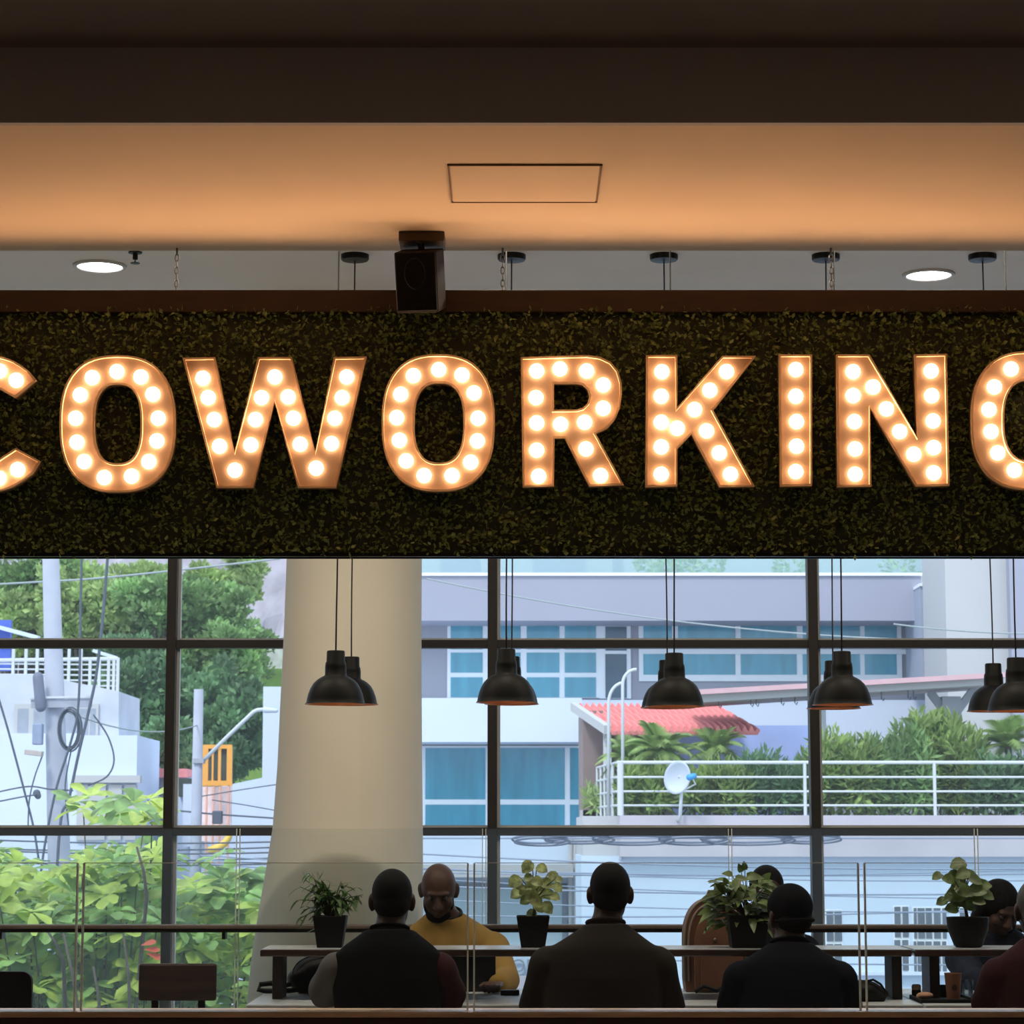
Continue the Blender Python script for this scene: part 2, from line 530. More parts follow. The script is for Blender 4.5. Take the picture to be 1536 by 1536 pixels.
# ================================================================== DOWNLIGHTS
def downlight(px, py, label):
    d = ray(px, py); q = EYE + d * ((ZG - .004 - EYE.z) / d.z)
    t = thing('downlight', label, 'ceiling light', (q.x, q.y, ZG), group='round downlights above the sign')
    MB().lathe([(.106, 0), (.128, 0), (.126, -.008), (.110, -.012), (.106, -.006)], (q.x, q.y, ZG), 36, cap=False).build('ring', m_ringw, t, smooth=True)
    MB().lathe([(.001, -.006), (.107, -.006), (.107, -.002)], (q.x, q.y, ZG), 36).build('lens', m_downl, t)
downlight(150, 399.5, 'round white downlight in the grey ceiling above the first letter O')
downlight(1393, 412.5, 'round white downlight in the grey ceiling above the letter N')

# ================================================================== SIGN: hedge panel, letters, chains
YP = 8.47          # leaf plane front
YL = 8.41          # letter faces
zp0, zp1 = Z(835, YP), Z(436.5, YP)
zlf = Z(466, YP)
px0, px1 = -3.4, 3.4
hp = thing('hedge_sign_panel', 'long hanging sign panel covered in dark artificial boxwood leaves', 'sign panel', (0, YP, zp1))
MB().box(px0, px1, YP + .015, YP + .06, zp0, zp1).build('backing_board', m_hedgeback, hp)
MB().box(px0, px1, YP - .02, YP + .07, zlf - .01, zp1).build('top_beam', mat('sign_beam', (0.055, 0.030, 0.020), 0.7, var=0.15, stretch=(1, 6, 6)), hp, bevel=.004)
MB().box(px0, px1, YP - .012, YP + .07, zp0, zp0 + .012).build('bottom_trim', m_blackm, hp)
rng = random.Random(5)
lv = MB()
NL = 40000
for i in range(NL):
    x = rng.uniform(px0, px1)
    if abs(x) > 2.1 and rng.random() < .45: continue
    z = rng.uniform(zp0 + .006, zlf + .004)
    dep = rng.random()
    y = YP + .012 - dep * .035
    a = rng.uniform(0, 2 * PI)
    d = Vector((math.cos(a), -rng.uniform(.1, 1.3), math.sin(a) * .9 + .15)).normalized()
    L = rng.uniform(.015, .028)
    W = L * rng.uniform(.5, .7)
    r = d.cross(Vector((rng.uniform(-1, 1), rng.uniform(-1, 1), rng.uniform(-1, 1)))).normalized() * W / 2
    b = Vector((x, y, z))
    k = len(lv.v)
    m1 = b + d * L * .5
    lv.v += [tuple(b), tuple(m1 + r), tuple(b + d * L), tuple(m1 - r)]
    lv.f.append((k, k + 1, k + 2, k + 3))
tag(lv.build('foliage', m_hedge, hp, fixn=False), kind='stuff')

def superell(cx, cy, hw, hh, e, n=56, a0=0.0, a1=2 * PI, closed=True):
    out = []
    m = n if closed else n + 1
    for k in range(m):
        t = a0 + (a1 - a0) * k / n
        c, s = math.cos(t), math.sin(t)
        out.append((cx + hw * math.copysign(abs(c) ** (2 / e), c), cy - hh * math.copysign(abs(s) ** (2 / e), s)))
    return out

def ring_inset(poly, d):
    """inset polygon (px space) by d, positive towards the inside"""
    n = len(poly)
    A = sum(poly[i][0] * poly[(i + 1) % n][1] - poly[(i + 1) % n][0] * poly[i][1] for i in range(n))
    sg = 1 if A > 0 else -1
    out = []
    for i in range(n):
        p0, p1, p2 = Vector(poly[i - 1]), Vector(poly[i]), Vector(poly[(i + 1) % n])
        e1, e2 = (p1 - p0).normalized(), (p2 - p1).normalized()
        n1, n2 = Vector((-e1.y, e1.x)) * sg, Vector((-e2.y, e2.x)) * sg
        b = n1 + n2
        k = d / max(.35, (1 + n1.dot(n2)))
        q = p1 + b * k
        out.append((q.x, q.y))
    return out

def LP(px, py, y): return at(px, py, y)

def to_plane(px, py, y):
    """pixel of the photo -> point on the letter plane, then moved straight back to depth y"""
    p = at(px, py, YL)
    return Vector((p.x, y, p.z))

bulb_mesh = None
def letter(ch, outer, holes, bulbs, label):
    global bulb_mesh
    cx = sum(p[0] for p in outer) / len(outer)
    base = at(cx, 733, YL)
    t = thing('letter_' + ch.lower(), label, 'letter', (base.x, YP, base.z), group='marquee letters of the COWORKING sign')
    f3 = lambda x, z, y: to_plane(x, z, y)
    MB().prism(outer, holes, YL + .010, YP - .018, f3).build('letter_body', m_face, t)
    # raised rim round the outside and round each hole
    rm = MB()
    for lp, sgn in [(outer, 1)] + [(hh, -1) for hh in holes]:
        inn = ring_inset(lp, 3.1 * sgn)
        m = len(lp)
        vs = [f3(p[0], p[1], YL - .006) for p in lp] + [f3(p[0], p[1], YL - .006) for p in inn]
        vs += [f3(p[0], p[1], YL + .012) for p in lp] + [f3(p[0], p[1], YL + .012) for p in inn]
        fs = []
        for i in range(m):
            j = (i + 1) % m
            fs += [(i, j, m + j, m + i), (2 * m + i, 2 * m + j, j, i), (m + i, m + j, 3 * m + j, 3 * m + i)]
        rm.add(vs, fs)
    rm.build('rim', m_rim, t)
    for bx, by in bulbs:
        c = to_plane(bx, by, YL + .004)
        if bulb_mesh is None:
            o = MB().ell((0, 0, 0), (.0258, .0258, .0258), 16, 10).build('bulb', m_bulb, None, smooth=True)
            bulb_mesh = o.data
        else:
            o = bpy.data.objects.new('bulb', bulb_mesh); C.objects.link(o)
        o.parent = t
        o.location = c - Vector(t.location)
    return t

def arc_stroke(cx, cy, hw, hh, iw, ih, e, a0, a1, n=40):
    o = superell(cx, cy, hw, hh, e, n, a0, a1, False)
    i = superell(cx, cy, iw, ih, e, n, a0, a1, False)
    return o + i[::-1]

# C (left one is cut by the picture's edge)
co = superell(-24, 636, 88, 103, 2.45, 44, math.radians(52), math.radians(308), False)
ci = superell(-24, 636, 37, 60, 2.45, 44, math.radians(56), math.radians(304), False)
co[0] = (55, 571); co[-1] = (61, 692); ci[0] = (23, 597); ci[-1] = (24, 672)
co.insert(1, (43, 556)); co.insert(-1, (49, 712))
cb = [(24, 570), (-1, 556), (-28, 553), (-55, 560), (-75, 582), (-86, 612), (-88, 645), (-80, 678), (-60, 704), (-31, 718), (-2, 717), (26, 704)]
letter('C', co + ci[::-1], [], cb, 'glowing marquee letter C at the left end of the leafy sign')
o1b = [(175, 557), (211, 565), (229, 591), (237, 627), (235, 661), (223, 692), (197, 714), (156, 716), (126, 692), (115, 663), (113, 627), (120, 592), (138, 566)]
letter('O', superell(176.5, 636, 87, 103, 2.5), [superell(176.5, 636, 34.5, 59, 2.6)], o1b, 'glowing marquee letter O between the C and the W')
wp = [(274, 537), (323, 536), (352, 678), (387, 536), (438, 536), (473, 678), (501, 536), (550, 535), (504, 732), (447, 732), (412, 604), (380, 732), (325, 732)]
wb = [(304, 567), (312, 596), (321, 629), (329, 669), (352, 705), (376, 667), (383, 629), (392, 596), (412, 565), (432, 595), (440, 627), (450, 666), (474, 702), (497, 665), (502, 627), (513, 596), (520, 565)]
letter('W', wp, [], wb, 'glowing marquee letter W in the leafy sign')
o2b = [(658, 554), (693, 562), (711, 589), (717, 627), (716, 661), (706, 693), (678, 713), (636, 713), (609, 691), (599, 660), (595, 626), (601, 591), (620, 563)]
letter('O', superell(657.5, 634.5, 85, 103, 2.5), [superell(658.5, 634.5, 36.5, 59.5, 2.6)], o2b, 'glowing marquee letter O between the W and the R')
rp_ = [(781, 536), (880, 533), (900, 535.5), (916, 543), (927, 556), (932.5, 575), (933, 592), (930, 612), (923, 629), (911, 643), (894, 651), (936, 728), (884, 730), (847, 658), (832, 658), (831, 730), (784, 731)]
rh_ = [(831, 576), (865, 576), (874, 578), (881, 585), (884, 595), (881, 605), (874, 612), (865, 614.5), (831, 615)]
rb_ = [(805, 556), (840, 553), (880, 556), (905, 577), (905, 612), (877, 633), (841, 636), (805, 634), (804, 596), (805, 675), (808, 714), (879, 673), (901, 713)]
letter('R', rp_, [rh_], rb_, 'glowing marquee letter R in the leafy sign')
kp = [(969, 533), (1016, 533), (1016, 611), (1083, 534), (1134, 534), (1070, 616), (1132, 730), (1079, 731), (1037, 652), (1016, 674), (1016, 730), (968, 731)]
kb = [(993, 557), (992, 594), (992, 633), (992, 670), (992, 711), (1016, 642), (1090, 557), (1065, 585), (1042, 614), (1060, 646), (1079, 679), (1096, 711)]
letter('K', kp, [], kb, 'glowing marquee letter K in the leafy sign')
letter('I', [(1168, 532), (1218, 532), (1218, 729), (1170, 730)], [], [(1194, 554), (1194, 594), (1195, 632), (1195, 669), (1194, 707)], 'glowing marquee letter I in the leafy sign')
np_ = [(1254, 532), (1304, 532), (1375, 655), (1371, 532), (1420, 531), (1424, 729), (1374, 730), (1305, 613), (1307, 730), (1256, 731)]
nb = [(1280, 557), (1280, 593), (1282, 632), (1283, 673), (1283, 711), (1310, 580), (1330, 613), (1350, 647), (1371, 681), (1397, 556), (1398, 593), (1400, 631), (1401, 671), (1401, 709)]
letter('N', np_, [], nb, 'glowing marquee letter N in the leafy sign')
go = superell(1543, 631, 87, 104, 2.45, 44, math.radians(50), math.radians(322), False)
gi = superell(1543, 631, 37, 60, 2.45, 44, math.radians(54), math.radians(318), False)
gpoly = go + [(1629, 622), (1552, 622), (1552, 660), (1582, 660)] + gi[::-1]
gb = [(1591, 573), (1555, 549), (1517, 553), (1492, 580), (1484, 614), (1487, 647), (1497, 679), (1522, 705), (1553, 714), (1582, 702), (1603, 678), (1603, 642), (1573, 640)]
letter('G', gpoly, [], gb, 'glowing marquee letter G cut by the right edge of the picture')

def chain(px, label):
    x = at(px, 405, YP + .03).x
    mb = MB()
    z = ZS + .001 if False else ZS
    zb_ = zp1
    y = YP + .03
    k = 0
    zc = z - .012
    while zc > zb_ - .001:
        a = k % 2
        pts = []
        for q in range(10):
            t = 2 * PI * q / 10
            u, w = .0065 * math.cos(t), .0145 * math.sin(t)
            pts.append((x + (u if a else 0), y + (0 if a else u), zc + w))
        mb.tube(pts, .0022, 5, closed=True)
        zc -= .0235; k += 1
    mb.tube([(x, y, ZS), (x, y, ZS - .02)], .004, 6)
    tag(mb.build('sign_chain', m_steel, smooth=True), label, 'chain', 'chains holding the sign panel')
chain(265, 'thin steel chain holding the sign panel left of the W')
chain(754, 'thin steel chain holding the sign panel above the R')
chain(1247, 'thin steel chain holding the sign panel above the letter N')

# ================================================================== PENDANT LAMPS
def pendant(cx, top, rim, Y, label):
    k = (rim - top) / 80.0 * Y / F            # metres per profile unit
    if Y < 10.5: k = 1.0 * Y / F
    else: k = 0.9 * 1.0 * Y / F
    k = 0.00272
    p = at(cx, rim, Y)
    t = thing('pendant_lamp', label, 'pendant lamp', (p.x, Y, ZG), group='black pendant lamps over the long table')
    H = [(46, 0), (43.8, 2.5), (42.8, 8), (41, 15), (38, 23), (33.5, 31), (28, 36.5), (22, 40.5), (17.5, 42.5), (16.2, 44), (16, 56), (15.3, 62), (14, 64), (13.6, 79), (12.5, 80.5), (2, 81)]
    inner = [(r - 1.2, h) for r, h in H[1:9]]
    prof = [(r * k, h * k) for r, h in H]
    MB().lathe(prof, p, 40, cap=False).build('shade', m_lampblk, t, smooth=True, auto=50)
    MB().lathe([(45.3 * k, .2 * k)] + [(r * k, h * k) for r, h in inner] + [(1 * k, 42 * k)], p, 40, cap=False).build('shade_lining', m_lampin, t, smooth=True)
    MB().ell(p + Vector((0, 0, 15 * k)), (.024, .024, .030), 14, 8).build('bulb', m_lampbulb, t, smooth=True)
    MB().lathe([(.016, 0), (.018, .03), (.016, .055)], p + Vector((0, 0, 22 * k)), 14).build('socket', m_blackp, t)
    rr = random.Random(int(cx))
    pts = []
    ztop = ZG - .02
    zl = p.z + 80 * k
    for q in range(13):
        f = q / 12
        pts.append((p.x + .006 * math.sin(f * 5 + cx) * math.sin(PI * f), Y, zl + (ztop - zl) * f))
    MB().tube(pts, .0034, 6).build('cord', m_cord, t, smooth=True)
    MB().lathe([(.006, -.030), (.062, -.026), (.066, -.020), (.066, 0)], (p.x, Y, ZG), 24).build('canopy', m_blackm, t)
    return t
pend = [(503, 978, 1056.5, 9.9, 'black pendant lamp in front of the column, nearer of its pair'), (526.5, 987, 1057, 11.1, 'black pendant lamp in front of the column, half hidden behind another'),
        (759.5, 978, 1054, 9.9, 'nearer black pendant lamp in front of the central window mullion'), (767.5, 987, 1056.5, 11.1, 'farther black pendant lamp by the central window mullion'),
        (1012, 980, 1060, 9.9, 'nearer black pendant lamp above the red tiled roof'), (1001.5, 989, 1062, 11.1, 'farther black pendant lamp above the red tiled roof'),
        (1264, 978, 1057.5, 9.9, 'nearer black pendant lamp by the window mullion under the N'), (1250.5, 989, 1063, 11.1, 'farther black pendant lamp by the window mullion under the N'),
        (1526, 988, 1067, 9.9, 'nearer black pendant lamp at the right edge of the picture'), (1491.5, 995, 1067, 11.1, 'farther black pendant lamp near the right edge of the picture')]
for a in pend: pendant(*a)

# ================================================================== LONG TABLE WITH RAISED SHELF
ZT = 0.75
YT0, YT1 = 9.86, 10.86
xa, xb, xc = X(374, 9.9), X(1366, 10.1), 3.6
def long_table(x0, x1, label, cut_left):
    t = thing('work_table', label, 'table', ((x0 + x1) / 2, (YT0 + YT1) / 2, 0), group='long shared work tables')
    MB().box(x0, x1, YT0, YT1, ZT - .035, ZT).build('tabletop', m_tabletop, t, bevel=.005)
    for xx in (x0 + .12, x1 - .12):
        for yy in (YT0 + .42, YT1 - .42):
            MB().box(xx - .03, xx + .03, yy - .03, yy + .03, 0, ZT - .035).build('leg', m_blackm, t)
    MB().box(x0 + .15, x1 - .15, 10.34, 10.38, .55, .61).build('stretcher', m_blackm, t)
long_table(xa, xb - .004, 'long pale work table with a raised shelf, where the vest man sits', True)
long_table(xb + .004, xc, 'long pale work table at the right holding the coffee cup', False)
ZSH = Z(1425, 10.1)
def riser(x0, x1, legs, label):
    t = thing('table_shelf', label, 'shelf', ((x0 + x1) / 2, 10.3, ZT), group='raised wooden shelves standing on the tables')
    MB().box(x0, x1, 10.1, 10.48, ZSH - .027, ZSH).build('shelf_board', m_shelf, t, bevel=.004)
    MB().box(x0 + .003, x1 - .003, 10.103, 10.477, ZSH, ZSH + .002).build('shelf_top', m_shelftop, t)  # thin pale layer added over the brown board, brightening its top
    for px in legs:
        x = X(px, 10.3, 1470)
        MB().box(x - .021, x + .021, 10.18, 10.38, ZT, ZSH - .027).build('leg', m_darkwood, t, bevel=.003)
m_shelftop = mat('shelf_top_pale', (0.42, 0.43, 0.45), 0.22, spec=.9, var=.1, scale=5, stretch=(1, 8, 8))
m_shelf = mat('shelf_board_wood', (0.05, 0.030, 0.022), 0.05, spec=0.9, var=0.2, scale=5, stretch=(1, 8, 8))
riser(X(390, 10.1, 1425), xb - .006, (420, 880, 1339), 'raised wooden shelf carrying the three pots left of the cap wearer')
riser(xb + .006, xc, (1395, 1850), 'raised wooden shelf at the right carrying the wide plant bowl')

# ================================================================== CHAIRS AT THE LEFT
def plank_chair():
    Y = 10.25
    x0, x1 = X(208, Y, 1470), X(325, Y, 1470)
    z0, z1 = Z(1501, Y), Z(1445, Y)
    cx = (x0 + x1) / 2
    t = thing('wooden_chair', 'empty chair with a dark brown wooden backrest near the left window', 'chair', (cx, Y, 0))
    mb = MB()
    n = 9
    for i in range(n):
        pass
    MB().box(x0, x1, Y - .012, Y + .012, z0, z1).build('backrest', mat('chair_back_wood', (0.034, 0.019, 0.015), 0.5, var=0.45, scale=5, stretch=(1, 6, 9)), t, bevel=.010)
    for px in (232, 302):
        x = X(px, Y, 1470)
        MB().box(x - .014, x + .014, Y + .013, Y + .035, .44, z1 - .04).build('back_post', m_blackm, t)
    MB().box(cx - .20, cx + .20, Y + .0, Y + .40, .43, .465).build('seat', m_darkwood, t, bevel=.012)
    for sx in (-.17, .17):
        for yy in (Y + .03, Y + .37):
            mb = MB(); mb.bar((cx + sx, yy, .43), (cx + sx * 1.1, yy + (.02 if yy > Y + .2 else -.02), 0), .026); mb.build('leg', m_blackm, t)
plank_chair()
def shell_chair():
    Y = 9.6
    x1 = X(48.5, Y, 1480)
    x0 = x1 - .42
    z1 = Z(1457, Y)
    cx = (x0 + x1) / 2
    t = thing('shell_chair', 'black rounded chair back at the lower left corner', 'chair', (cx, Y, 0))
    mb = MB()
    r = .04
    poly = []
    for (ax, az, a0) in ((x1 - r, z1 - r, 0), (x0 + r, z1 - r, 90), (x0 + r, .50 + r, 180), (x1 - r, .50 + r, 270)):
        for k in range(7):
            a = math.radians(a0 + 15 * k)
            poly.append((ax + r * math.cos(a), az + r * math.sin(a)))
    mb.prism(poly, [], Y - .015, Y + .015)
    mb.build('backrest', m_blackp, t, bevel=.006)
    MB().box(x0 + .01, x1 - .01, Y, Y + .42, .43, .47).build('seat', m_blackp, t, bevel=.015)
    for sx in (-.17, .17):
        for yy in (.04, .38):
            mb = MB(); mb.bar((cx + sx, Y + yy, .43), (cx + sx * 1.15, Y + yy, 0), .024); mb.build('leg', m_blackm, t)
shell_chair()

# ================================================================== POTTED PLANTS ON THE SHELF
m_pot = mat('black_pot', (0.007, 0.0065, 0.007), 0.6, spec=.12, var=0.2, scale=20)
m_soil = mat('soil', (0.03, 0.02, 0.012), 0.95, var=0.4, scale=60)
m_pl1 = mat('dark_strap_leaf', (0.07, 0.14, 0.035), 0.4, var=0.5, scale=14, trans=0.35)
m_pl2 = mat('variegated_round_leaf', (0.24, 0.28, 0.10), 0.45, var=0.65, scale=38, trans=0.4)
m_pl3 = mat('bright_pothos_leaf', (0.12, 0.17, 0.05), 0.4, var=0.65, scale=22, trans=0.35)
m_pl4 = mat('broad_green_leaf', (0.10, 0.145, 0.045), 0.4, var=0.65, scale=26, trans=0.3)
m_stem = mat('plant_stem', (0.06, 0.06, 0.025), 0.6, var=0.3)
YPL = 10.30
def pot(t, x, wt, wb, h, m=None, round_=False):
    k = math.sqrt(2)
    n = 28 if round_ else 4
    z = ZSH + .002
    mb = MB()
    if round_:
        mb.lathe([(wb * .85, 0), (wb, .008), (wt * .96, h * .6), (wt, h), (wt - .006, h), (wt - .010, h - .02)], (x, YPL, z), n, cap=False)
        mb.lathe([(.001, .0), (wb * .85, 0)], (x, YPL, z), n, cap=False)
        mb.build('pot', m_pot, t, smooth=True, auto=40)
        MB().lathe([(.001, h - .016), (wt - .009, h - .018)], (x, YPL, z), n, cap=False).build('soil', m_soil, t)
    else:
        def sq(w, zz): return [(x - w, YPL - w, zz), (x + w, YPL - w, zz), (x + w, YPL + w, zz), (x - w, YPL + w, zz)]
        rings = [sq(wb, z), sq(wt, z + h), sq(wt - .006, z + h), sq(wt - .009, z + h - .02)]
        vs = [p for r in rings for p in r]
        fs = [(3, 2, 1, 0)]
        for i in range(3):
            for q in range(4):
                fs.append((i * 4 + q, i * 4 + (q + 1) % 4, i * 4 + 4 + (q + 1) % 4, i * 4 + 4 + q))
        mb.add(vs, fs); mb.build('pot', m_pot, t, bevel=.003)
        MB().box(x - wt + .008, x + wt - .008, YPL - wt + .008, YPL + wt - .008, z + h - .03, z + h - .018).build('soil', m_soil, t)
def pl(px, py, dy=0.0): return at(px, py, YPL + dy)

# 1: twisty strap-leaved plant
x = X(495.5, YPL, 1400)
t = thing('potted_plant', 'potted plant with twisting narrow leaves in front of the column', 'plant', (x, YPL, ZSH), group='potted plants on the raised shelf')
pot(t, x, .070, .052, .131)
rng = random.Random(3)
st, lf = MB(), MB()
root = Vector((x, YPL, ZSH + .115))
tips = [(450, 1330), (458, 1320), (470, 1316), (482, 1320), (495, 1325), (512, 1322), (522, 1326), (533, 1332), (545, 1342), (449, 1350), (455, 1365), (505, 1338), (470, 1345), (490, 1342), (518, 1345), (530, 1350), (480, 1358), (500, 1355), (465, 1370), (512, 1360), (463, 1310), (540, 1352), (446, 1380)]
for k, (tx, ty) in enumerate(tips):
    tip = pl(tx, ty, rng.uniform(-.06, .06))
    mid = root.lerp(tip, .55) + Vector((rng.uniform(-.015, .015), 0, .035))
    pts = [root + (mid - root) * f + Vector((0, 0, 0)) for f in (0, .5)] + [mid, tip]
    st.tube(pts, [.0035, .003, .0025, .0015], 5)
    for q in range(9):
        f = rng.uniform(.35, 1.0)
        b = root.lerp(mid, f * 1.6) if f < .62 else mid.lerp(tip, (f - .62) / .38)
        a = rng.uniform(0, 2 * PI)
        leaf(lf, b, (math.cos(a), math.sin(a) * .7, rng.uniform(-.7, .6)), (0, 0, 1), rng.uniform(.035, .075), rng.uniform(.012, .021), rng.uniform(.1, .9), 'strap')
leaf(lf, pl(478, 1392, -.04), (-1, -.2, -.25), (0, 0, 1), .06, .018, .2, 'strap')
for q in range(8):
    a = rng.uniform(0, 2 * PI)
    p0 = pl(462 + rng.uniform(-12, 25), 1322, rng.uniform(-.04, .04))
    leaf(lf, p0, (math.cos(a) * .5, math.sin(a) * .5, .8), (1, 0, 0), .055, .016, .1, 'oval')
st.build('stem', m_stem, t, smooth=True); lf.build('foliage', m_pl1, t, smooth=True, fixn=False)

# 2: round-leaved plant
x = X(799.5, YPL, 1400)
t = thing('potted_plant', 'potted plant with small round variegated leaves left of the man in the dark shirt', 'plant', (x, YPL, ZSH), group='potted plants on the raised shelf')
pot(t, x, .070, .050, .131)
root = Vector((x, YPL, ZSH + .115))
hub = pl(801, 1352)
st, lf = MB(), MB()
st.tube([root, root.lerp(hub, .5) + Vector((.004, 0, 0)), hub], [.008, .007, .006], 7)
blades = [(791, 1300, 27), (813, 1303, 24), (772, 1322, 28), (830, 1315, 25), (776, 1340, 30), (786, 1336, 22), (797, 1328, 26), (806, 1322, 24), (820, 1325, 24), (836, 1331, 22), (797, 1343, 28), (811, 1340, 28), (824, 1342, 24), (833, 1345, 20), (821, 1361, 26), (797, 1371, 22), (805, 1352, 26), (788, 1350, 24), (815, 1331, 24), (839, 1319, 14), (792, 1316, 18), (780, 1330, 18), (809, 1361, 22)]
for bx, by, d in blades:
    dy = rng.uniform(-.06, .06)
    c = pl(bx, by, dy)
    L = d / F * YPL * .78
    tilt = rng.uniform(-.5, .5)
    dr = Vector((math.copysign(.7, bx - 801 + .1), -.35, -.45 + rng.uniform(-.3, .3))).normalized()
    b = c - dr * L / 2
    st.tube([hub if by < 1360 else root, hub.lerp(b, .6) + Vector((0, 0, .01)), b], .0022, 5)
    leaf(lf, b, dr, (rng.uniform(-.3, .3), -1, .5), L, L * .92, .12, 'round', .25)
st.build('stem', m_stem, t, smooth=True); lf.build('foliage', m_pl2, t, smooth=True, fixn=False)

# 3: bushy plant beside the backpack
x = X(1121, YPL, 1400)
t = thing('potted_plant', 'bushy potted plant with pointed leaves above the brown backpack', 'plant', (x, YPL, ZSH), group='potted plants on the raised shelf')
pot(t, x, .085, .070, .135)
root = Vector((x, YPL, ZSH + .12))
st, lf = MB(), MB()
rng = random.Random(8)
for k in range(210):
    u, v = rng.uniform(-1, 1), rng.random()
    bx = 1110 + u * 46 * (1 - .25 * v)
    by = 1384 - v * 66 - abs(u) * -6
    if by < 1330 and rng.random() < .35: continue
    b = pl(bx, by, rng.uniform(-.09, .07))
    dr = Vector((u + rng.uniform(-.5, .5), rng.uniform(-1, .1), rng.uniform(-.5, .5)))
    L = rng.uniform(.045, .075)
    leaf(lf, b, dr, (rng.uniform(-.4, .4), -.5, 1), L, L * .55, .3, 'heart', .25)
    if k % 3 == 0: st.tube([root, root.lerp(b, .6) + Vector((0, 0, .02)), b], .002, 5)
for bx, by, dx, dz, L in ((1112, 1308, -.3, 1, .05), (1117, 1305, -.1, 1, .05), (1098, 1312, -1, .3, .05), (1120, 1315, 1, .1, .075), (1085, 1335, -.5, .6, .07), (1080, 1338, .4, .5, .06), (1066, 1366, -1, -.1, .06), (1072, 1346, -1, 0, .04), (1148, 1330, 1, -.4, .07), (1145, 1322, .5, .8, .06), (1150, 1345, .6, -.7, .07), (1103, 1318, .8, .1, .06)):
    b = pl(bx, by, -.03)
    leaf(lf, b, (dx, -.3, dz), (0, -1, .6), L, L * .6, .2, 'heart', .2)
    st.tube([root, root.lerp(b, .6) + Vector((0, 0, .02)), b], .002, 5)
st.build('stem', m_stem, t, smooth=True); lf.build('foliage', m_pl3, t, smooth=True, fixn=False)

# 4: broad leaves in a wide bowl
x = X(1452, YPL, 1400)
t = thing('potted_plant', 'potted plant with broad leaves in a wide dark bowl at the right', 'plant', (x, YPL, ZSH), group='potted plants on the raised shelf')
pot(t, x, .089, .060, .125, round_=True)
root = Vector((x, YPL, ZSH + .11))
hub = pl(1446, 1350)
st, lf = MB(), MB()
st.tube([root, root.lerp(hub, .5), hub], [.008, .007, .005], 7)
blades = [(1437, 1296, 30), (1430, 1312, 24), (1444, 1310, 26), (1422, 1318, 24), (1455, 1312, 24), (1438, 1325, 30), (1446, 1335, 30), (1430, 1338, 26), (1474, 1328, 30), (1466, 1335, 30), (1480, 1342, 24), (1458, 1345, 28), (1425, 1345, 24), (1427, 1362, 26), (1436, 1352, 26), (1452, 1356, 26), (1464, 1320, 20), (1405, 1314, 18), (1412, 1352, 20), (1468, 1350, 22), (1440, 1342, 28)]
for bx, by, d in blades:
    c = pl(bx, by, rng.uniform(-.06, .06))
    L = d / F * YPL * .95
    dr = Vector((math.copysign(.8, bx - 1445 + .1), -.35, rng.uniform(-.5, .3))).normalized()
    b = c - dr * L / 2
    st.tube([hub, hub.lerp(b, .6) + Vector((0, 0, .01)), b], .0024, 5)
    leaf(lf, b, dr, (rng.uniform(-.3, .3), -1, .6), L, L * .8, .15, 'round' if d > 20 else 'strap', .25)
st.build('stem', m_stem, t, smooth=True); lf.build('foliage', m_pl4, t, smooth=True, fixn=False)
# ================================================================== OUTSIDE
GZ = -6.0
m_street = mat('street', (0.30, 0.31, 0.33), 0.9, var=0.15, scale=1)
struct('ground', MB().box(-60, 60, 13.5, 140, GZ - .3, GZ), m_street)
struct('wall_facade', MB().box(XL - 4, XR + 4, YW + .05, YW + .3, GZ, -.25), mat('own_facade', (0.5, 0.5, 0.5), 0.9))
m_bw = mat('white_render', S(206, 217, 236), 0.85, var=0.03, scale=.7)
m_bw2 = mat('stained_white_render', S(192, 198, 210), 0.9, var=0.10, scale=1.3)
m_bg = mat('grey_lavender_render', S(160, 162, 174), 0.85, var=0.03, scale=.6)
m_bg2 = mat('pale_grey_render', S(184, 185, 188), 0.85, var=0.03, scale=.6)
m_slab = mat('blue_grey_fascia', S(158, 160, 178), 0.8, var=0.02, scale=.6)
m_frame = mat('white_window_frame', S(238, 244, 250), 0.5, var=0.02)
m_glz = mat('teal_window_glass', S(78, 156, 180), 0.10, var=0.16, scale=1.6, spec=0.6, stretch=(3, 1, .4))
m_glz2 = mat('dark_teal_glass', S(66, 92, 112), 0.15, var=0.2, scale=1.5)
m_tile = mat('red_roof_tile', S(228, 138, 136), 0.8, var=0.10, scale=6)
m_pink = mat('pink_roof_edge', S(206, 168, 176), 0.8, var=0.05)
m_brick = mat('brown_wall', S(140, 124, 124), 0.9, var=0.10, scale=3)
m_blue = mat('blue_wall', S(165, 185, 240), 0.8, var=0.08, scale=2)
m_tarp = mat('blue_tarp', S(70, 96, 190), 0.6, var=0.12, scale=3)
m_par = mat('parapet_render', S(182, 178, 188), 0.9, var=0.08, scale=1)
m_lbw = mat('pale_blue_render', S(196, 212, 232), 0.85, var=0.03, scale=.5)
m_rail = mat('white_rail', S(200, 206, 212), 0.4, var=0.02)
m_louv = mat('louvre_glass', S(88, 98, 112), 0.3, var=0.2, scale=6)
m_conc = mat('pole_concrete', S(164, 170, 186), 0.9, var=0.06, scale=4)
m_cable = mat('cable_black', S(78, 86, 100), 0.7, var=0.05)
m_cablef = mat('cable_faded', S(140, 152, 176), 0.7, var=0.05)
m_gcable = mat('cable_pale', S(150, 160, 165), 0.7, var=0.05)
m_orng = mat('orange_paint', S(235, 165, 70), 0.5, var=0.05)
m_rust = mat('faded_red_steel', S(225, 170, 150), 0.7, var=0.08)
m_yel = mat('yellow_hose', S(245, 205, 90), 0.5, var=0.05)
m_stone = mat('grey_stone', S(150, 150, 158), 0.95, var=0.35, scale=2.2, bump=.6, bscale=4)
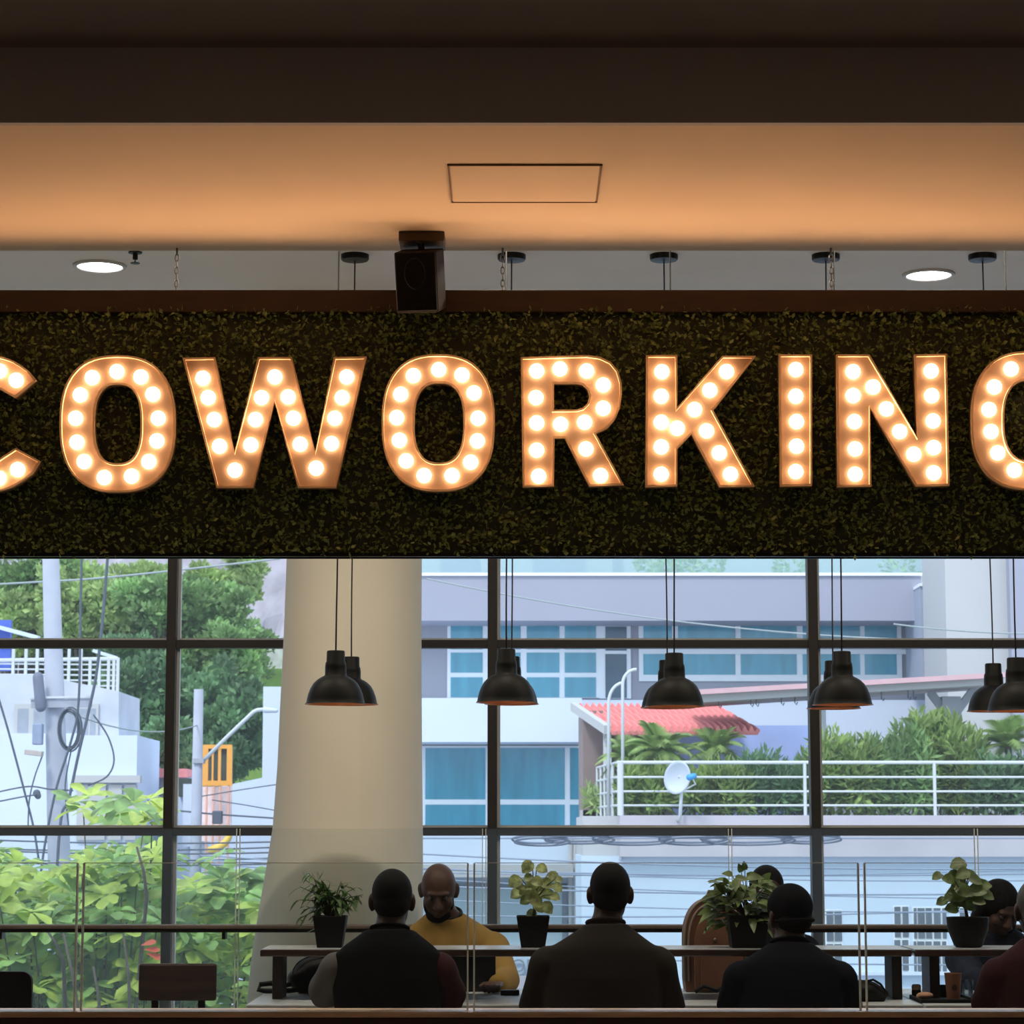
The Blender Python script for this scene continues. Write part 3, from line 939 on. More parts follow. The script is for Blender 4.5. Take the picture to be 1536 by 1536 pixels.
m_grassy = mat('lawn_green', S(130, 165, 80), 0.95, var=0.25, scale=2)
m_leafd = mat('dark_tree_leaf', S(104, 140, 96), 0.6, var=0.55, scale=.9, trans=0.25)
m_leafm = mat('mid_tree_leaf', S(134, 168, 104), 0.6, var=0.5, scale=.9, trans=0.3)
m_leafp = mat('pale_tree_leaf', S(164, 188, 118), 0.6, var=0.4, scale=1.0, trans=0.3)
m_alm = mat('almond_leaf', S(196, 216, 108), 0.4, var=0.5, scale=5, trans=0.45)
m_alm2 = mat('almond_leaf_deep', S(146, 180, 108), 0.45, var=0.6, scale=5, trans=0.4)
m_almr = mat('almond_leaf_red', S(214, 96, 66), 0.45, var=0.2, scale=3, trans=0.3)
m_bark = mat('bark', S(92, 84, 78), 0.9, var=0.25, scale=8)
m_palm = mat('palm_frond', S(142, 168, 96), 0.5, var=0.45, scale=3, trans=0.3)
m_bush = mat('terrace_bush_leaf', S(136, 160, 88), 0.55, var=0.55, scale=2.4, trans=0.3)
m_dish = mat('dish_grey', S(198, 208, 222), 0.5, var=0.03)
m_lnb = mat('dish_blue', S(60, 150, 215), 0.5)
m_text = mat('grey_lettering', S(120, 135, 150), 0.6, var=0.03)
m_cage = mat('dark_void', S(70, 76, 70), 0.9, var=0.2)

def fb(mb, px0, px1, py0, py1, Y, dep, front=0.0):
    """box whose front face covers a photo rectangle at distance Y"""
    pm = (py0 + py1) / 2
    x0, x1 = X(px0, Y, pm), X(px1, Y, pm)
    z1, z0 = Z(py0, Y), Z(py1, Y)
    return mb.box(min(x0, x1), max(x0, x1), Y - front, Y + dep, min(z0, z1), max(z0, z1))

def fbz(mb, px0, px1, py0, z0, Y, dep):
    pm = py0
    return mb.box(X(px0, Y, pm), X(px1, Y, pm), Y, Y + dep, z0, Z(py0, Y))

def windows(parent, cols, rows, frame, Y, m_g=None, skip=(), depth=.12):
    """white frame with each pane set in it"""
    x0, x1, y0, y1 = frame
    f = MB(); fb(f, x0, x1, y0, y1, Y, .5, .06)
    fo = f.build('window', m_frame, parent)
    for i, (a, b) in enumerate(cols):
        for j, (c, d) in enumerate(rows):
            if (i, j) in skip: continue
            g = MB(); fb(g, a, b, c, d, Y - .06, .05, .012)
            g.build('pane', m_g or m_glz, fo)
    return fo

# ---- large pale building on the right, across the street
YM = 52.0
bm_ = thing('apartment_building', 'large pale modern building with teal windows behind the lamps', 'building', (X(1100, YM), YM, GZ))
w = MB(); fbz(w, 620, 1410, 915, GZ, YM, 9); w.build('wall', m_bg, bm_)
w = MB(); fb(w, 560, 1382, 862, 931, YM - 1.4, 10); w.build('fascia_slab', m_slab, bm_)
w = MB(); fb(w, 560, 1384, 859, 863.5, YM - 1.45, 1.6); w.build('slab_edge', m_frame, bm_)
w = MB(); fb(w, 1382, 1432, 878, 1015, YM - 2.2, 2); w.build('recess_block', mat('recess_grey', S(158, 166, 184), 0.85, var=.03), bm_)
w = MB(); fb(w, 1380, 1430, 874.5, 879, YM - 2.25, 2); w.build('recess_edge', m_frame, bm_)
windows(bm_, [(676, 724), (734, 781), (790, 839), (847, 894)], [(934, 974), (979, 1009), (1016, 1046)], (671, 899, 929, 1047), YM)
windows(bm_, [(908, 940)], [(940, 976), (981, 1047)], (899, 946, 929, 1048), YM, m_glz2)
windows(bm_, [(965, 1008), (1017, 1103), (1111, 1195), (1204, 1290), (1297, 1345)], [(936, 972), (981, 1012)], (958, 1352, 930, 1022), YM)
w = MB(); fb(w, 1010, 1410, 974, 981, YM - .1, .15); w.build('window_ledge', m_frame, bm_)
w = MB(); fb(w, 560, 873, 1047, 1113, YM - 2.0, 9); w.build('balcony_parapet', m_bw, bm_)
w = MB(); fb(w, 873, 1412, 1050, 1150, YM - .4, 1); w.build('terrace_back_wall', m_bw, bm_)
w = MB(); fb(w, 560, 880, 1116, 1250, YM - .5, 1); w.build('lower_wall', m_bg2, bm_)
windows(bm_, [(580, 630), (638, 728), (745, 847), (855, 873)], [(1122, 1199), (1207, 1238)], (570, 876, 1119, 1242), YM - .5)
w = MB(); fbz(w, 560, 880, 1241, GZ, YM - 1.2, 1); w.build('ground_floor_wall', m_lbw, bm_)
w = MB(); fb(w, 560, 860, 1297, 1316, YM - 2.2, 1.2); w.build('ground_canopy', m_bg2, bm_)
w = MB(); fb(w, 640, 846, 1332, 1420, YM - 1.26, .1); w.build('shutter', mat('pale_shutter', S(176, 198, 208), 0.6, var=.06, scale=3, stretch=(.3, 1, 8)), bm_)
w = MB(); fb(w, 640, 850, 1325, 1332, YM - 1.3, .1); fb(w, 843, 851, 1325, 1420, YM - 1.3, .1); w.build('shutter_frame', mat('shutter_frame_grey', S(120, 130, 145), 0.6), bm_)
for px in (856, 863, 870):
    w = MB(); xx = X(px, YM - 1.3, 1310); w.tube([(xx, YM - 1.35, Z(1250, YM)), (xx, YM - 1.35, GZ)], .05, 8); w.build('downpipe', m_bg2, bm_)
# roof terrace above the slab: glass balustrade, back wall, planters
w = MB(); fb(w, 560, 1412, 790, 861, YM - 1.2, .03); w.build('roof_balustrade', glass('roof_glass', (0.86, 0.95, 0.95), haze=.25, hcol=(.75, .9, .92)), bm_)
w = MB(); fbz(w, 560, 1412, 770, Z(862, YM), YM + 5, .4); w.build('roof_back_wall', m_bg2, bm_)
w = MB(); fb(w, 800, 880, 830, 862, YM + 2, 1); fb(w, 920, 935, 800, 862, YM + 2, .3); fb(w, 660, 720, 838, 862, YM + 2, 1); w.build('roof_furniture', m_bg, bm_)
lv = MB(); rng = random.Random(11)
def cloud(mb, rng, c, r, n, L, W=.55, shape='oval', shell=.45, up=.3):
    for _ in range(n):
        a = rng.uniform(0, 2 * PI); cz = rng.uniform(-1, 1); sr = math.sqrt(1 - cz * cz)
        dn = Vector((sr * math.cos(a), sr * math.sin(a), cz))
        q = (1 - shell * rng.random() ** 1.5)
        p = Vector(c) + Vector((dn.x * r[0], dn.y * r[1], dn.z * r[2])) * q
        d = (dn + Vector((rng.uniform(-1, 1), rng.uniform(-1, 1), rng.uniform(-1, .6) + up))).normalized()
        l = L * rng.uniform(.6, 1.3)
        s = d.cross(dn + Vector((rng.uniform(-.8, .8), rng.uniform(-.8, .8), rng.uniform(-.8, .8))))
        s = s.normalized() * l * W / 2 if s.length > 1e-4 else Vector((l * W / 2, 0, 0))
        k = len(mb.v); m1 = p + d * l * .5 + dn * l * .06
        mb.v += [tuple(p), tuple(m1 + s), tuple(p + d * l), tuple(m1 - s)]
        mb.f.append((k, k + 1, k + 2, k + 3))
for px in (980, 1000, 1030, 1060, 1190, 1350):
    c = at(px, 852, YM + 1.2); cloud(lv, rng, c, (.38, .4, .45), 220, .16)
lv.build('roof_plants', m_leafp, bm_, fixn=False)

YQ = 47.0
rw = thing('side_building', 'pale grey plain building corner at the upper right', 'building', (X(1480, YQ), YQ, GZ))
w = MB(); fbz(w, 1416, 1512, 800, GZ, YQ, 2.6); w.build('wall', m_bg2, rw)
w = MB(); fbz(w, 1512, 1700, 780, GZ, YQ - .3, 9); w.build('side_wall', m_slab, rw)

# ---- terrace house with red roof, pergola and planted rail
YT = 42.0
th = thing('terrace_house', 'low terrace house with red tiled roof and pale blue street wall', 'house', (X(1200, YT), YT, GZ))
zp = Z(1223, YT)
w = MB(); fbz(w, 872, 1680, 1284, GZ, YT + .25, 4); w.build('street_wall', m_lbw, th)
w = MB(); fb(w, 930, 1680, 1223, 1285, YT, 1.0); w.build('parapet', m_par, th)
w = MB(); w.prism([(X(932, YT, 1270), YT + .02), (X(932, YT, 1270), YT + .6), (X(868, YT + 4, 1250), YT + 4), (X(876, YT + 4, 1250), YT + 4)], [], Z(1290, YT), zp - .02, lambda x, y, z: Vector((x, y, z)))
w.build('side_parapet', m_par, th)
w = MB(); fb(w, 872, 938, 1215, 1300, YT + 4, 1); w.build('back_parapet', m_par, th)
w = MB(); fb(w, 874, 1680, 1224, 1290, YT + .4, 4.2); w.build('terrace_slab', m_bg2, th)
w = MB(); fbz(w, 874, 905, 1066, zp - .3, YT + 4.0, 3); w.build('brown_wall', m_brick, th)
w = MB(); fbz(w, 905, 917, 1085, zp - .3, YT + 2.5, .14); w.build('porch_post', m_rail, th)
w = MB(); fb(w, 1010, 1215, 1088, 1225, YT + 4.2, .3); w.build('blue_wall', m_blue, th)
w = MB(); fb(w, 905, 1010, 1085, 1225, YT + 5.0, .3); w.build('shaded_wall', m_brick, th)
# tiled roof: ridges run down the slope
xa0, xa1 = X(915, YT + 2.2, 1090), X(1135, YT + 2.2, 1090)
xb0, xb1 = X(868, YT + 5, 1060), X(1078, YT + 5, 1060)
ze, zrg = Z(1093, YT + 2.2), Z(1060, YT + 5)
nu, nvv = 132, 7
vs, fs = [], []
for j in range(nvv + 1):
    v = j / nvv
    for i in range(nu + 1):
        u = i / nu
        xx = (xa0 + (xa1 - xa0) * u) * (1 - v) + (xb0 + (xb1 - xb0) * u) * v
        yy = (YT + 2.2) * (1 - v) + (YT + 5) * v
        z = ze + (zrg - ze) * v + .055 * math.sin(u * 22 * 2 * PI) + (.03 if j % 2 else 0)
        vs.append((xx, yy, z))
for j in range(nvv):
    for i in range(nu):
        a = j * (nu + 1) + i
        fs.append((a, a + 1, a + nu + 2, a + nu + 1))
rf = MB().add(vs, fs).build('tiled_roof', m_tile, th, smooth=False)
md = rf.modifiers.new('thick', 'SOLIDIFY'); md.thickness = .08
w = MB(); w.bar((xb0 - .1, YT + 5, zrg), (xa0 - .05, YT + 2.2, ze - .02), .12, .16); w.build('barge_board', m_bg2, th)
# pergola roof on the right: a long sloping slab with a pink top edge, hooks under it
pg = thing('pergola', 'long sloping pergola roof with a pink edge above the planted terrace', 'pergola', (X(1300, YT + 2), YT + 2, zp))
YPg = YT + 2.0
pa, pb = at(1040, 1048, YPg), at(1500, 1020, YPg)
pa2, pb2 = at(1040, 1034, YPg), at(1500, 1008, YPg)
w = MB(); w.bar((pa2.x, YPg - .05, pa2.z - .08), (pb2.x, YPg - .05, pb2.z - .08), .9, .09); w.build('pink_edge', m_pink, pg)
w = MB(); w.bar((pa.x, YPg + .1, pa.z - .02), (pb.x, YPg + .1, pb.z - .02), .8, .14); w.build('white_beam', m_bg2, pg)
w = MB(); w.bar((pa.x, YPg + .7, pa.z - .06), (pb.x, YPg + .7, pb.z - .06), 1.2, .08); w.build('roof_board', mat('pergola_underside', S(165, 160, 165), .9), pg)
for px in (1416,):
    b = at(px + 10, 1045, YPg + .4)
    w = MB(); w.box(b.x - .17, b.x + .17, YPg + .3, YPg + .6, zp - .2, b.z); w.build('post', m_bg, pg)
    w = MB(); w.bar((b.x, YPg + .45, Z(1078, YPg)), at(1395, 1038, YPg + .45), .14); w.build('brace', m_bg, pg)
    w = MB(); w.bar((b.x, YPg + .45, Z(1078, YPg)), at(1462, 1032, YPg + .45), .14); w.build('brace', m_bg, pg)
w = MB(); pp = X(1235, YPg + .4, 1080); w.tube([(pp, YPg + .4, zp - .2), (pp, YPg + .4, Z(1040, YPg))], .05, 8); w.build('post', m_rail, pg)
for px in (1078, 1126, 1134, 1172, 1192, 1322, 1362, 1370):
    a = at(px, 1050 - (px - 1040) * .045, YPg - .1)
    w = MB(); w.tube([a, a - Vector((0, 0, .13)), a + Vector((.03, 0, -.17)), a + Vector((.05, 0, -.12))], .012, 5); w.build('hook', m_cable, pg)
# louvre windows and ledge in the street wall
for a, b, c, d in ((1240, 1250, 1366, 1424), (1252, 1263, 1366, 1424), (1342, 1351, 1360, 1426), (1354, 1363, 1360, 1426), (1371, 1375, 1362, 1428), (1377, 1387, 1362, 1428), (1389, 1398, 1362, 1428), (1401, 1411, 1362, 1428), (1414, 1420, 1362, 1428), (1440, 1452, 1362, 1428), (1456, 1466, 1362, 1428), (1470, 1480, 1362, 1428)):
    f = MB(); fb(f, a - 1.2, b + 1.2, c - 1.5, d + 32, YT + .24, .1); fo = f.build('window', m_frame, th)
    for k in range(2):
        g = MB(); fb(g, a, b, c + k * 50, min(c + 46 + k * 50, d + 31), YT + .22, .05); g.build('pane', m_louv, fo)
w = MB(); fb(w, 1240, 1700, 1458, 1463, YT + .1, .3); w.build('wall_ledge', m_bw, th)
# lettering low on the wall, cut by the man's shoulder
def glyphs(txt, px, py, hpx, Y, m, parent, name='lettering'):
    cu = bpy.data.curves.new(name, 'FONT'); cu.body = txt; cu.size = hpx / F * Y * 1.42; cu.extrude = .02
    o = bpy.data.objects.new(name, cu); C.objects.link(o)
    bpy.context.view_layer.update()
    me = bpy.data.meshes.new_from_object(o.evaluated_get(bpy.context.evaluated_depsgraph_get()))
    bpy.data.objects.remove(o)
    me.materials.clear(); me.materials.append(m)
    o = bpy.data.objects.new(name, me); C.objects.link(o)
    o.parent = parent
    o.rotation_euler = (PI / 2, 0, 0)
    o.location = at(px, py, Y) - ORG[parent.name]
glyphs('ORT', 766, 1458, 19, YM - 1.28, m_text, bm_)
w = MB(); fbz(w, 640, 900, 1466, GZ, YM - 1.9, .6); w.build('plinth', m_par, bm_)

# railing along the terrace: rails, posts; return rail at the left
rl = thing('terrace_railing', 'white four bar railing along the planted terrace', 'railing', (X(1200, YT), YT + .1, zp))
for py in (1143.5, 1165.5, 1187, 1208):
    w = MB(); w.tube([(X(926, YT, 1180), YT + .1, Z(py, YT)), (X(1680, YT, 1180), YT + .1, Z(py, YT))], .019 if py > 1150 else .030, 8); w.build('rail', m_rail, rl)
    w = MB(); w.tube([(X(926, YT, 1180), YT + .1, Z(py, YT)), (X(896, YT + 3.4, 1180), YT + 3.4, Z(py, YT))], .022, 8); w.build('rail', m_rail, rl)
for px, r in ((931, .055), (1208.5, .030), (1403.5, .030), (1600, .030)):
    w = MB(); w.tube([(X(px, YT, 1180), YT + .1, zp), (X(px, YT, 1180), YT + .1, Z(1142, YT))], r, 10); w.build('post', m_rail, rl)
for k in range(5):
    f = (k + 1) / 5
    xx = X(926, YT, 1180) * (1 - f) + X(896, YT + 3.4, 1180) * f; yy = YT + .1 + 3.3 * f
    w = MB(); w.tube([(xx, yy, zp - .05), (xx, yy, Z(1143, YT))], .025, 8); w.build('picket', m_rail, rl)

def hookpole(px, ytop, pxe, pye, ybot, Y, label):
    pts = [at(px, ybot, Y), at(px, ytop + 14, Y)]
    for k in range(1, 7):
        a = k / 6 * PI / 2
        pts.append(at(px + (pxe - px) * (1 - math.cos(a)), ytop + 14 - (ytop + 14 - pye) * math.sin(a), Y))
    x = pts[0].x
    pts = [Vector((x, Y, zp))] + pts[1:]
    tag(MB().tube(pts, .028, 8).build('hook_pole', m_rail, smooth=True), label, 'pole', 'hooked white poles on the terrace corner')
hookpole(913, 1040, 936, 1024, 1215, YT + .8, 'shorter white hooked pole on the terrace corner under the lamps')
hookpole(934, 1012, 955, 1004, 1215, YT + .5, 'taller white hooked pole on the terrace corner under the lamps')

# satellite dish on a mast at the railing
YD = YT - .25
ds = thing('satellite_dish', 'grey satellite dish with a blue receiver at the terrace railing', 'satellite dish', (at(1004, 1210, YD).x, YD, zp - .1))
c = at(1017, 1166, YD)
vs, fs = [], []
R = Matrix.Rotation(math.radians(24), 3, 'Y') @ Matrix.Rotation(math.radians(20), 3, 'X') @ Matrix.Rotation(math.radians(-25), 3, 'Z')
rings, nn = 6, 28
for i in range(rings + 1):
    r = .30 * i / rings
    for k in range(nn):
        a = 2 * PI * k / nn
        vs.append(c + R @ Vector((r * math.cos(a) * .82, -.18 * (r / .3) ** 2 * .5 + .06, r * math.sin(a))))
for i in range(rings):
    for k in range(nn):
        fs.append((i * nn + k, i * nn + (k + 1) % nn, (i + 1) * nn + (k + 1) % nn, (i + 1) * nn + k))
o = MB().add(vs, fs).build('reflector', m_dish, ds, smooth=True); md = o.modifiers.new('t', 'SOLIDIFY'); md.thickness = .012
w = MB(); w.tube([c + Vector((.05, .05, -.25)), c + Vector((.28, -.25, -.12)), at(1038, 1166, YD - .3)], .014, 6); w.build('feed_arm', m_rail, ds)
w = MB(); w.caps(at(1034, 1166, YD - .3), at(1041, 1164, YD - .3), .055, .05); w.build('receiver', m_lnb, ds, smooth=True)
w = MB(); w.tube([c + Vector((0, .1, 0)), at(1022, 1190, YD + .1), at(1020, 1228, YD + .05), at(1016, 1232, YD + .30)], .03, 8); w.build('mast', m_rail, ds, smooth=True)

# ---- plants on the terrace
rng = random.Random(21)
def palm(px, py, pybase, n, L, Y, label, spread=1.0):
    top = at(px, py, Y); x = top.x
    t = thing('palm', label, 'palm', (x, Y, zp - .05), group='palms on the terrace')
    w = MB(); w.tube([(x, Y, zp - .05), (x + .05, Y, (zp + top.z) / 2), top], [.09, .075, .06], 9); w.build('trunk', m_bark, t, smooth=True)
    f = MB()
    for k in range(n):
        a = 2 * PI * k / n + rng.uniform(-.3, .3)
        el = rng.uniform(.25, 1.35)
        d = Vector((math.cos(a) * math.cos(el) * spread, math.sin(a) * math.cos(el), math.sin(el)))
        l = L * rng.uniform(.75, 1.15)
        pts = []
        for q in range(9):
            u = q / 8
            pts.append(top + d * l * u - Vector((0, 0, 1)) * l * .75 * u * u * math.cos(el * .8))
        f.tube(pts, .008, 4)
        for q in range(1, 9):
            for s in (-1, 1):
                for h in (0, .25, .5, .75):
                    p = pts[q - 1].lerp(pts[q], h)
                    dd = (pts[q] - pts[q - 1]).normalized()
                    sd = dd.cross(Vector((0, 0, 1)))
                    sd = sd.normalized() if sd.length > .05 else Vector((1, 0, 0))
                    ll = l * .36 * math.sin(PI * min(.97, .18 + .8 * q / 9))
                    ld = (sd * s + dd * .9 - Vector((0, 0, .35))).normalized()
                    wv = dd * .014
                    k0 = len(f.v)
                    f.v += [tuple(p - wv), tuple(p + wv), tuple(p + ld * ll)]
                    f.f.append((k0, k0 + 1, k0 + 2))
    f.build('fronds', m_palm, t, fixn=False)
palm(990, 1130, 1210, 30, .95, YT + 1.2, 'tall palm with upright fronds beside the satellite dish')
palm(945, 1140, 1210, 24, .8, YT + 1.5, 'smaller palm under the left end of the tiled roof')
palm(1075, 1128, 1210, 24, .85, YT + 2.0, 'palm with grey green fronds under the right end of the tiled roof')
palm(1390, 1115, 1210, 26, .9, YT + 1.3, 'palm standing left of the pergola post')
palm(1512, 1120, 1210, 26, .9, YT + 1.2, 'palm at the right edge of the planted terrace')
def bush(px0, px1, py0, py1, Y, n, L, m, label, name='bush', group='bushes behind the terrace railing'):
    a, b = at(px0, (py0 + py1) / 2, Y), at(px1, (py0 + py1) / 2, Y)
    z1, z0 = Z(py0, Y), max(zp, Z(py1, Y))
    t = thing(name, label, 'bush', ((a.x + b.x) / 2, Y, zp - .04), group=group)
    f = MB()
    for q in range(6):
        cx = a.x + (b.x - a.x) * (q + .5) / 6
        hh = (z1 - z0) * rng.uniform(.7, 1.05)
        cloud(f, rng, (cx, Y + rng.uniform(-.15, .2), z0 + hh / 2), ((b.x - a.x) / 6, .45, hh / 2), n // 3, L * 1.7, W=.24, up=.7, shell=.9)
    f.build('foliage', m, t, fixn=False)
    w = MB()
    for q in range(4):
        xx = a.x + (b.x - a.x) * (q + .5) / 4
        w.tube([(xx, Y, zp - .04), (xx + .05, Y, z0 + (z1 - z0) * .7)], .02, 5)
    w.build('stem', m_bark, t)
bush(880, 925, 1180, 1216, YT + 3.4, 240, .11, m_leafp, 'small yellow green plant at the corner of the return railing')
bush(935, 1000, 1150, 1222, YT + .7, 900, .13, m_bush, 'leafy bush behind the railing left of the satellite dish')
bush(1030, 1120, 1138, 1222, YT + .8, 1500, .12, m_bush, 'dense bush behind the railing right of the satellite dish')
bush(1115, 1215, 1128, 1222, YT + .9, 1700, .12, m_leafd, 'dark bush behind the railing left of the third mullion')
bush(1208, 1310, 1100, 1222, YT + .8, 2000, .13, m_bush, 'tall bush behind the railing right of the third mullion')
bush(1300, 1385, 1092, 1222, YT + .9, 1900, .13, m_leafm, 'yellow green bush behind the railing under the pergola')
bush(1372, 1470, 1075, 1222, YT + 1.1, 2100, .14, m_bush, 'tallest bush, around the pergola post')
bush(1462, 1580, 1125, 1222, YT + .8, 1500, .13, m_leafd, 'dark bush behind the railing at the right edge')

# ---- cables across the street in front of the pale wall
rng = random.Random(4)
def cable(p0, p1, sag, r, m, label, group=None, n=14):
    a, b = Vector(p0), Vector(p1)
    pts = [a.lerp(b, k / n) - Vector((0, 0, sag * 4 * (k / n) * (1 - k / n))) for k in range(n + 1)]
    return tag(MB().tube(pts, r, 5).build('power_cable', m, smooth=True), label, 'cable', group)
cable(at(430, 1257.5, 29), at(1760, 1257.5, 29.9), 0, .011, m_cablef, 'nearly level cable carrying the flat dark coils below the terrace')
LC = 'thin dark overhead cable sagging across the pale street wall beyond the window'
GC = 'street cables below the terrace'
for k, (yl, yr, Yc) in enumerate(((1268, 1300, 28), (1283, 1318, 27), (1290, 1306, 31), (1302, 1296, 30), (1312, 1336, 28), (1330, 1366, 29), (1368, 1352, 31), (1295, 1350, 30), (1408, 1446, 31))):
    p0, p1 = at(300 if k % 3 else 430, yl, Yc), at(1760, yr, Yc)
    cable(p0, p1, .12, .008 if k % 2 else .011, m_cablef, LC, GC)
for k, (px, w2, h2, py) in enumerate(((810, 42, 6, 1259), (866, 52, 6, 1256), (948, 60, 7, 1257), (1040, 52, 6, 1258), (1120, 70, 7, 1257), (1215, 44, 6, 1256))):
    Yc = 29 + .9 * (px - 430) / 1330
    pts = [at(px + w2 * math.cos(t), py + h2 * math.sin(t), Yc) + Vector((0, .35 * math.sin(t), 0)) for t in [2 * PI * q / 24 for q in range(24)]]
    w = MB(); w.tube(pts, .014, 5, closed=True)
    pts2 = [p + Vector((.03, .05, -.03)) for p in pts]; w.tube(pts2, .014, 5, closed=True)
    tag(w.build('cable_coil', mat('coil_grey', S(112, 122, 144), .7) if 'coil_grey' not in MATS else MATS['coil_grey'], smooth=True), 'flat dark coil of slack cable hanging on the lines below the terrace', 'cable coil', 'cable coils hanging below the terrace')
cable(at(640, 868, 34), at(1560, 962, 34), .25, .012, m_gcable, 'pale thin cable running down across the grey building fascia')
cable(at(1340, 936, 34), at(1600, 950, 34), .05, .012, m_gcable, 'pale thin cable over the plain grey corner building')

# ================================================================== OUTSIDE, LEFT
# hillside
vs, fs = [], []
nx, ny = 60, 26
rg = random.Random(2)
for j in range(ny + 1):
    for i in range(nx + 1):
        u, v = i / nx, j / ny
        xx = -34 + 44 * u
        yy = 92 + 22 * v
        zz = GZ + 34 * v + rg.uniform(-.5, .5) + 1.2 * math.sin(u * 17 + v * 6)
        vs.append((xx, yy + rg.uniform(-.5, .5), zz))
for j in range(ny):
    for i in range(nx):
        a = j * (nx + 1) + i
        fs.append((a, a + 1, a + nx + 2, a + nx + 1))
struct('hill', MB().add(vs, fs), mat('pale_rock', S(156, 152, 162), 0.95, var=0.28, scale=.9, bump=.8, bscale=1.5))
YGr = 84
w = MB(); fbz(w, 340, 470, 1003, GZ, YGr, 6); struct('lawn_bank', w, m_grassy)
w = MB(); fb(w, 372, 470, 968, 1004, YGr + 5, .4)
tag(w.build('garden_wall', mat('block_wall', S(176, 176, 176), .9, var=.3, scale=3)), 'small grey patterned block wall above the green bank beside the column', 'wall')

def tree(blobs, trunk, m, label, n, L, group, name='tree'):
    t = thing(name, label, 'tree', (trunk[0].x, trunk[0].y, GZ), group=group)
    f = MB()
    tot = sum(b[1] * b[2] for b in blobs)
    for c, rx, rz in blobs:
        for _ in range(11):
            dn = Vector((rng.uniform(-1, 1), rng.uniform(-1, .3), rng.uniform(-1, 1)))
            cc2 = c + Vector((dn.x * rx * .75, dn.y * rx * .7, dn.z * rz * .75))
            cloud(f, rng, cc2, (rx * .42, rx * .42, rz * .30), int(n * rx * rz / tot / 11), L, up=.9)
    f.build('crown', m, t, fixn=False)
    w = MB(); w.tube([(trunk[0].x, trunk[0].y, GZ), trunk[0].lerp(trunk[1], .5), trunk[1]], [.35, .28, .15], 8)
    for c, rx, rz in blobs[:5]:
        w.tube([trunk[0].lerp(trunk[1], .6), c], [.14, .05], 6)
    w.build('trunk', m_bark, t, smooth=True)
rng = random.Random(31)
def mktree(px, py, rpx, rpy, Y, m, label, n, L=.23):
    k = Y / F
    bl = []
    for q in range(9):
        a = rng.uniform(0, 2 * PI); rr = math.sqrt(rng.random()) * .62
        c = at(px + rpx * rr * math.cos(a), py + rpy * rr * math.sin(a), Y + rng.uniform(-1.5, 1.5))
        s = rng.uniform(.32, .5)
        bl.append((c, rpx * s * k, rpy * s * k))
    b = at(px, py + rpy * .5, Y)
    tree(bl, (Vector((b.x, Y, GZ)), at(px, py, Y)), m, label, int(n * 2.3), L, 'trees on the hillside behind the white houses')
mktree(40, 880, 120, 80, 80, m_leafm, 'mid green tree at the far left behind the utility pole', 5200)
mktree(160, 905, 110, 85, 78, m_leafp, 'light green tree right of the utility pole top', 5200)
mktree(255, 930, 105, 90, 77, m_leafm, 'green tree behind the first window mullion', 5200)
mktree(325, 960, 85, 110, 76, m_leafm, 'green tree left of the rocky slope', 5200)
mktree(215, 1050, 95, 110, 72, m_leafd, 'dark green tree above the small red roof', 6000)
mktree(330, 1075, 85, 110, 71, m_leafd, 'dark green tree behind the orange ladder cage', 6500)
mktree(120, 985, 90, 60, 82, m_leafd, 'dark tree behind the white balcony railing', 3600)
mktree(270, 1130, 75, 75, 69, m_leafd, 'low dark tree behind the thin concrete pole', 4200)
mktree(345, 870, 60, 50, 81, m_leafp, 'pale small tree at the top beside the rocky slope', 2600)
mktree(20, 940, 70, 55, 79, m_leafp, 'pale green tree above the blue tarp', 2600)

# balcony house
YH = 60.0
bh = thing('balcony_house', 'white house with a roof balcony behind the utility pole', 'house', (X(60, YH), YH, GZ))
f3 = lambda x, z, y: Vector((X(x, YH, z), y, Z(z, YH)))
w = MB(); w.prism([(-140, 1004), (60, 1013), (178, 1037), (178, 1108), (-140, 1108)], [], YH, YH + 3.4, f3); w.build('upper_wall', m_bw2, bh)
w = MB(); fbz(w, -140, 118, 1100, GZ, YH - .3, 3.6); w.build('lower_wall', m_bw, bh)
w = MB(); fbz(w, 112, 206, 1103, GZ, YH - .6, 3.8); w.build('side_block', m_bw, bh)
w = MB(); fb(w, 108, 210, 1163, 1174, YH - .8, .3); w.build('block_ledge', m_bg2, bh)
for a, b in ((115, 158), (162, 182), (186, 204)):
    w = MB(); fb(w, a, b, 1177, 1260, YH - .7, .12); w.build('panel', m_bg2, bh)
wn = MB(); fb(wn, 22, 148, 1056, 1120, YH, .3, .08); fo = wn.build('window', m_bg2, bh)
for a, b in ((26, 42), (50, 94), (98, 132), (135, 143)):
    g = MB(); fb(g, a, b, 1063, 1114, YH - .08, .04, .01); g.build('pane', mat('grey_pane', S(150, 158, 172), .3, var=.1) if 'grey_pane' not in MATS else MATS['grey_pane'], fo)
w = MB(); w.tube([(X(-60, YH, 987), YH + .3, Z(990, YH)), (X(174, YH, 987), YH + .3, Z(987, YH))], .05, 6)
for k in range(5):
    y = 996 + 8 * k
    w.tube([(X(-60, YH, y), YH + .3, Z(y - 2, YH)), (X(174, YH, y), YH + .3, Z(y, YH))], .022, 5)
w.build('balcony_rails', m_rail, bh)
for px in (16, 35, 52, 100, 118, 132, 146, 160, 168, 174):
    w = MB(); w.box(X(px, YH, 1000) - .035, X(px, YH, 1000) + .035, YH + .26, YH + .34, Z(1040, YH), Z(966 if px < 130 else 985, YH)); w.build('balcony_post', m_rail, bh)
w = MB(); w.bar(at(-80, 920, YH + 1), at(58, 957, YH + 1), .3, .10); w.bar(at(140, 976, YH + 1), at(175, 987, YH + 1), .2, .08); w.build('roof_edge', m_bw, bh)
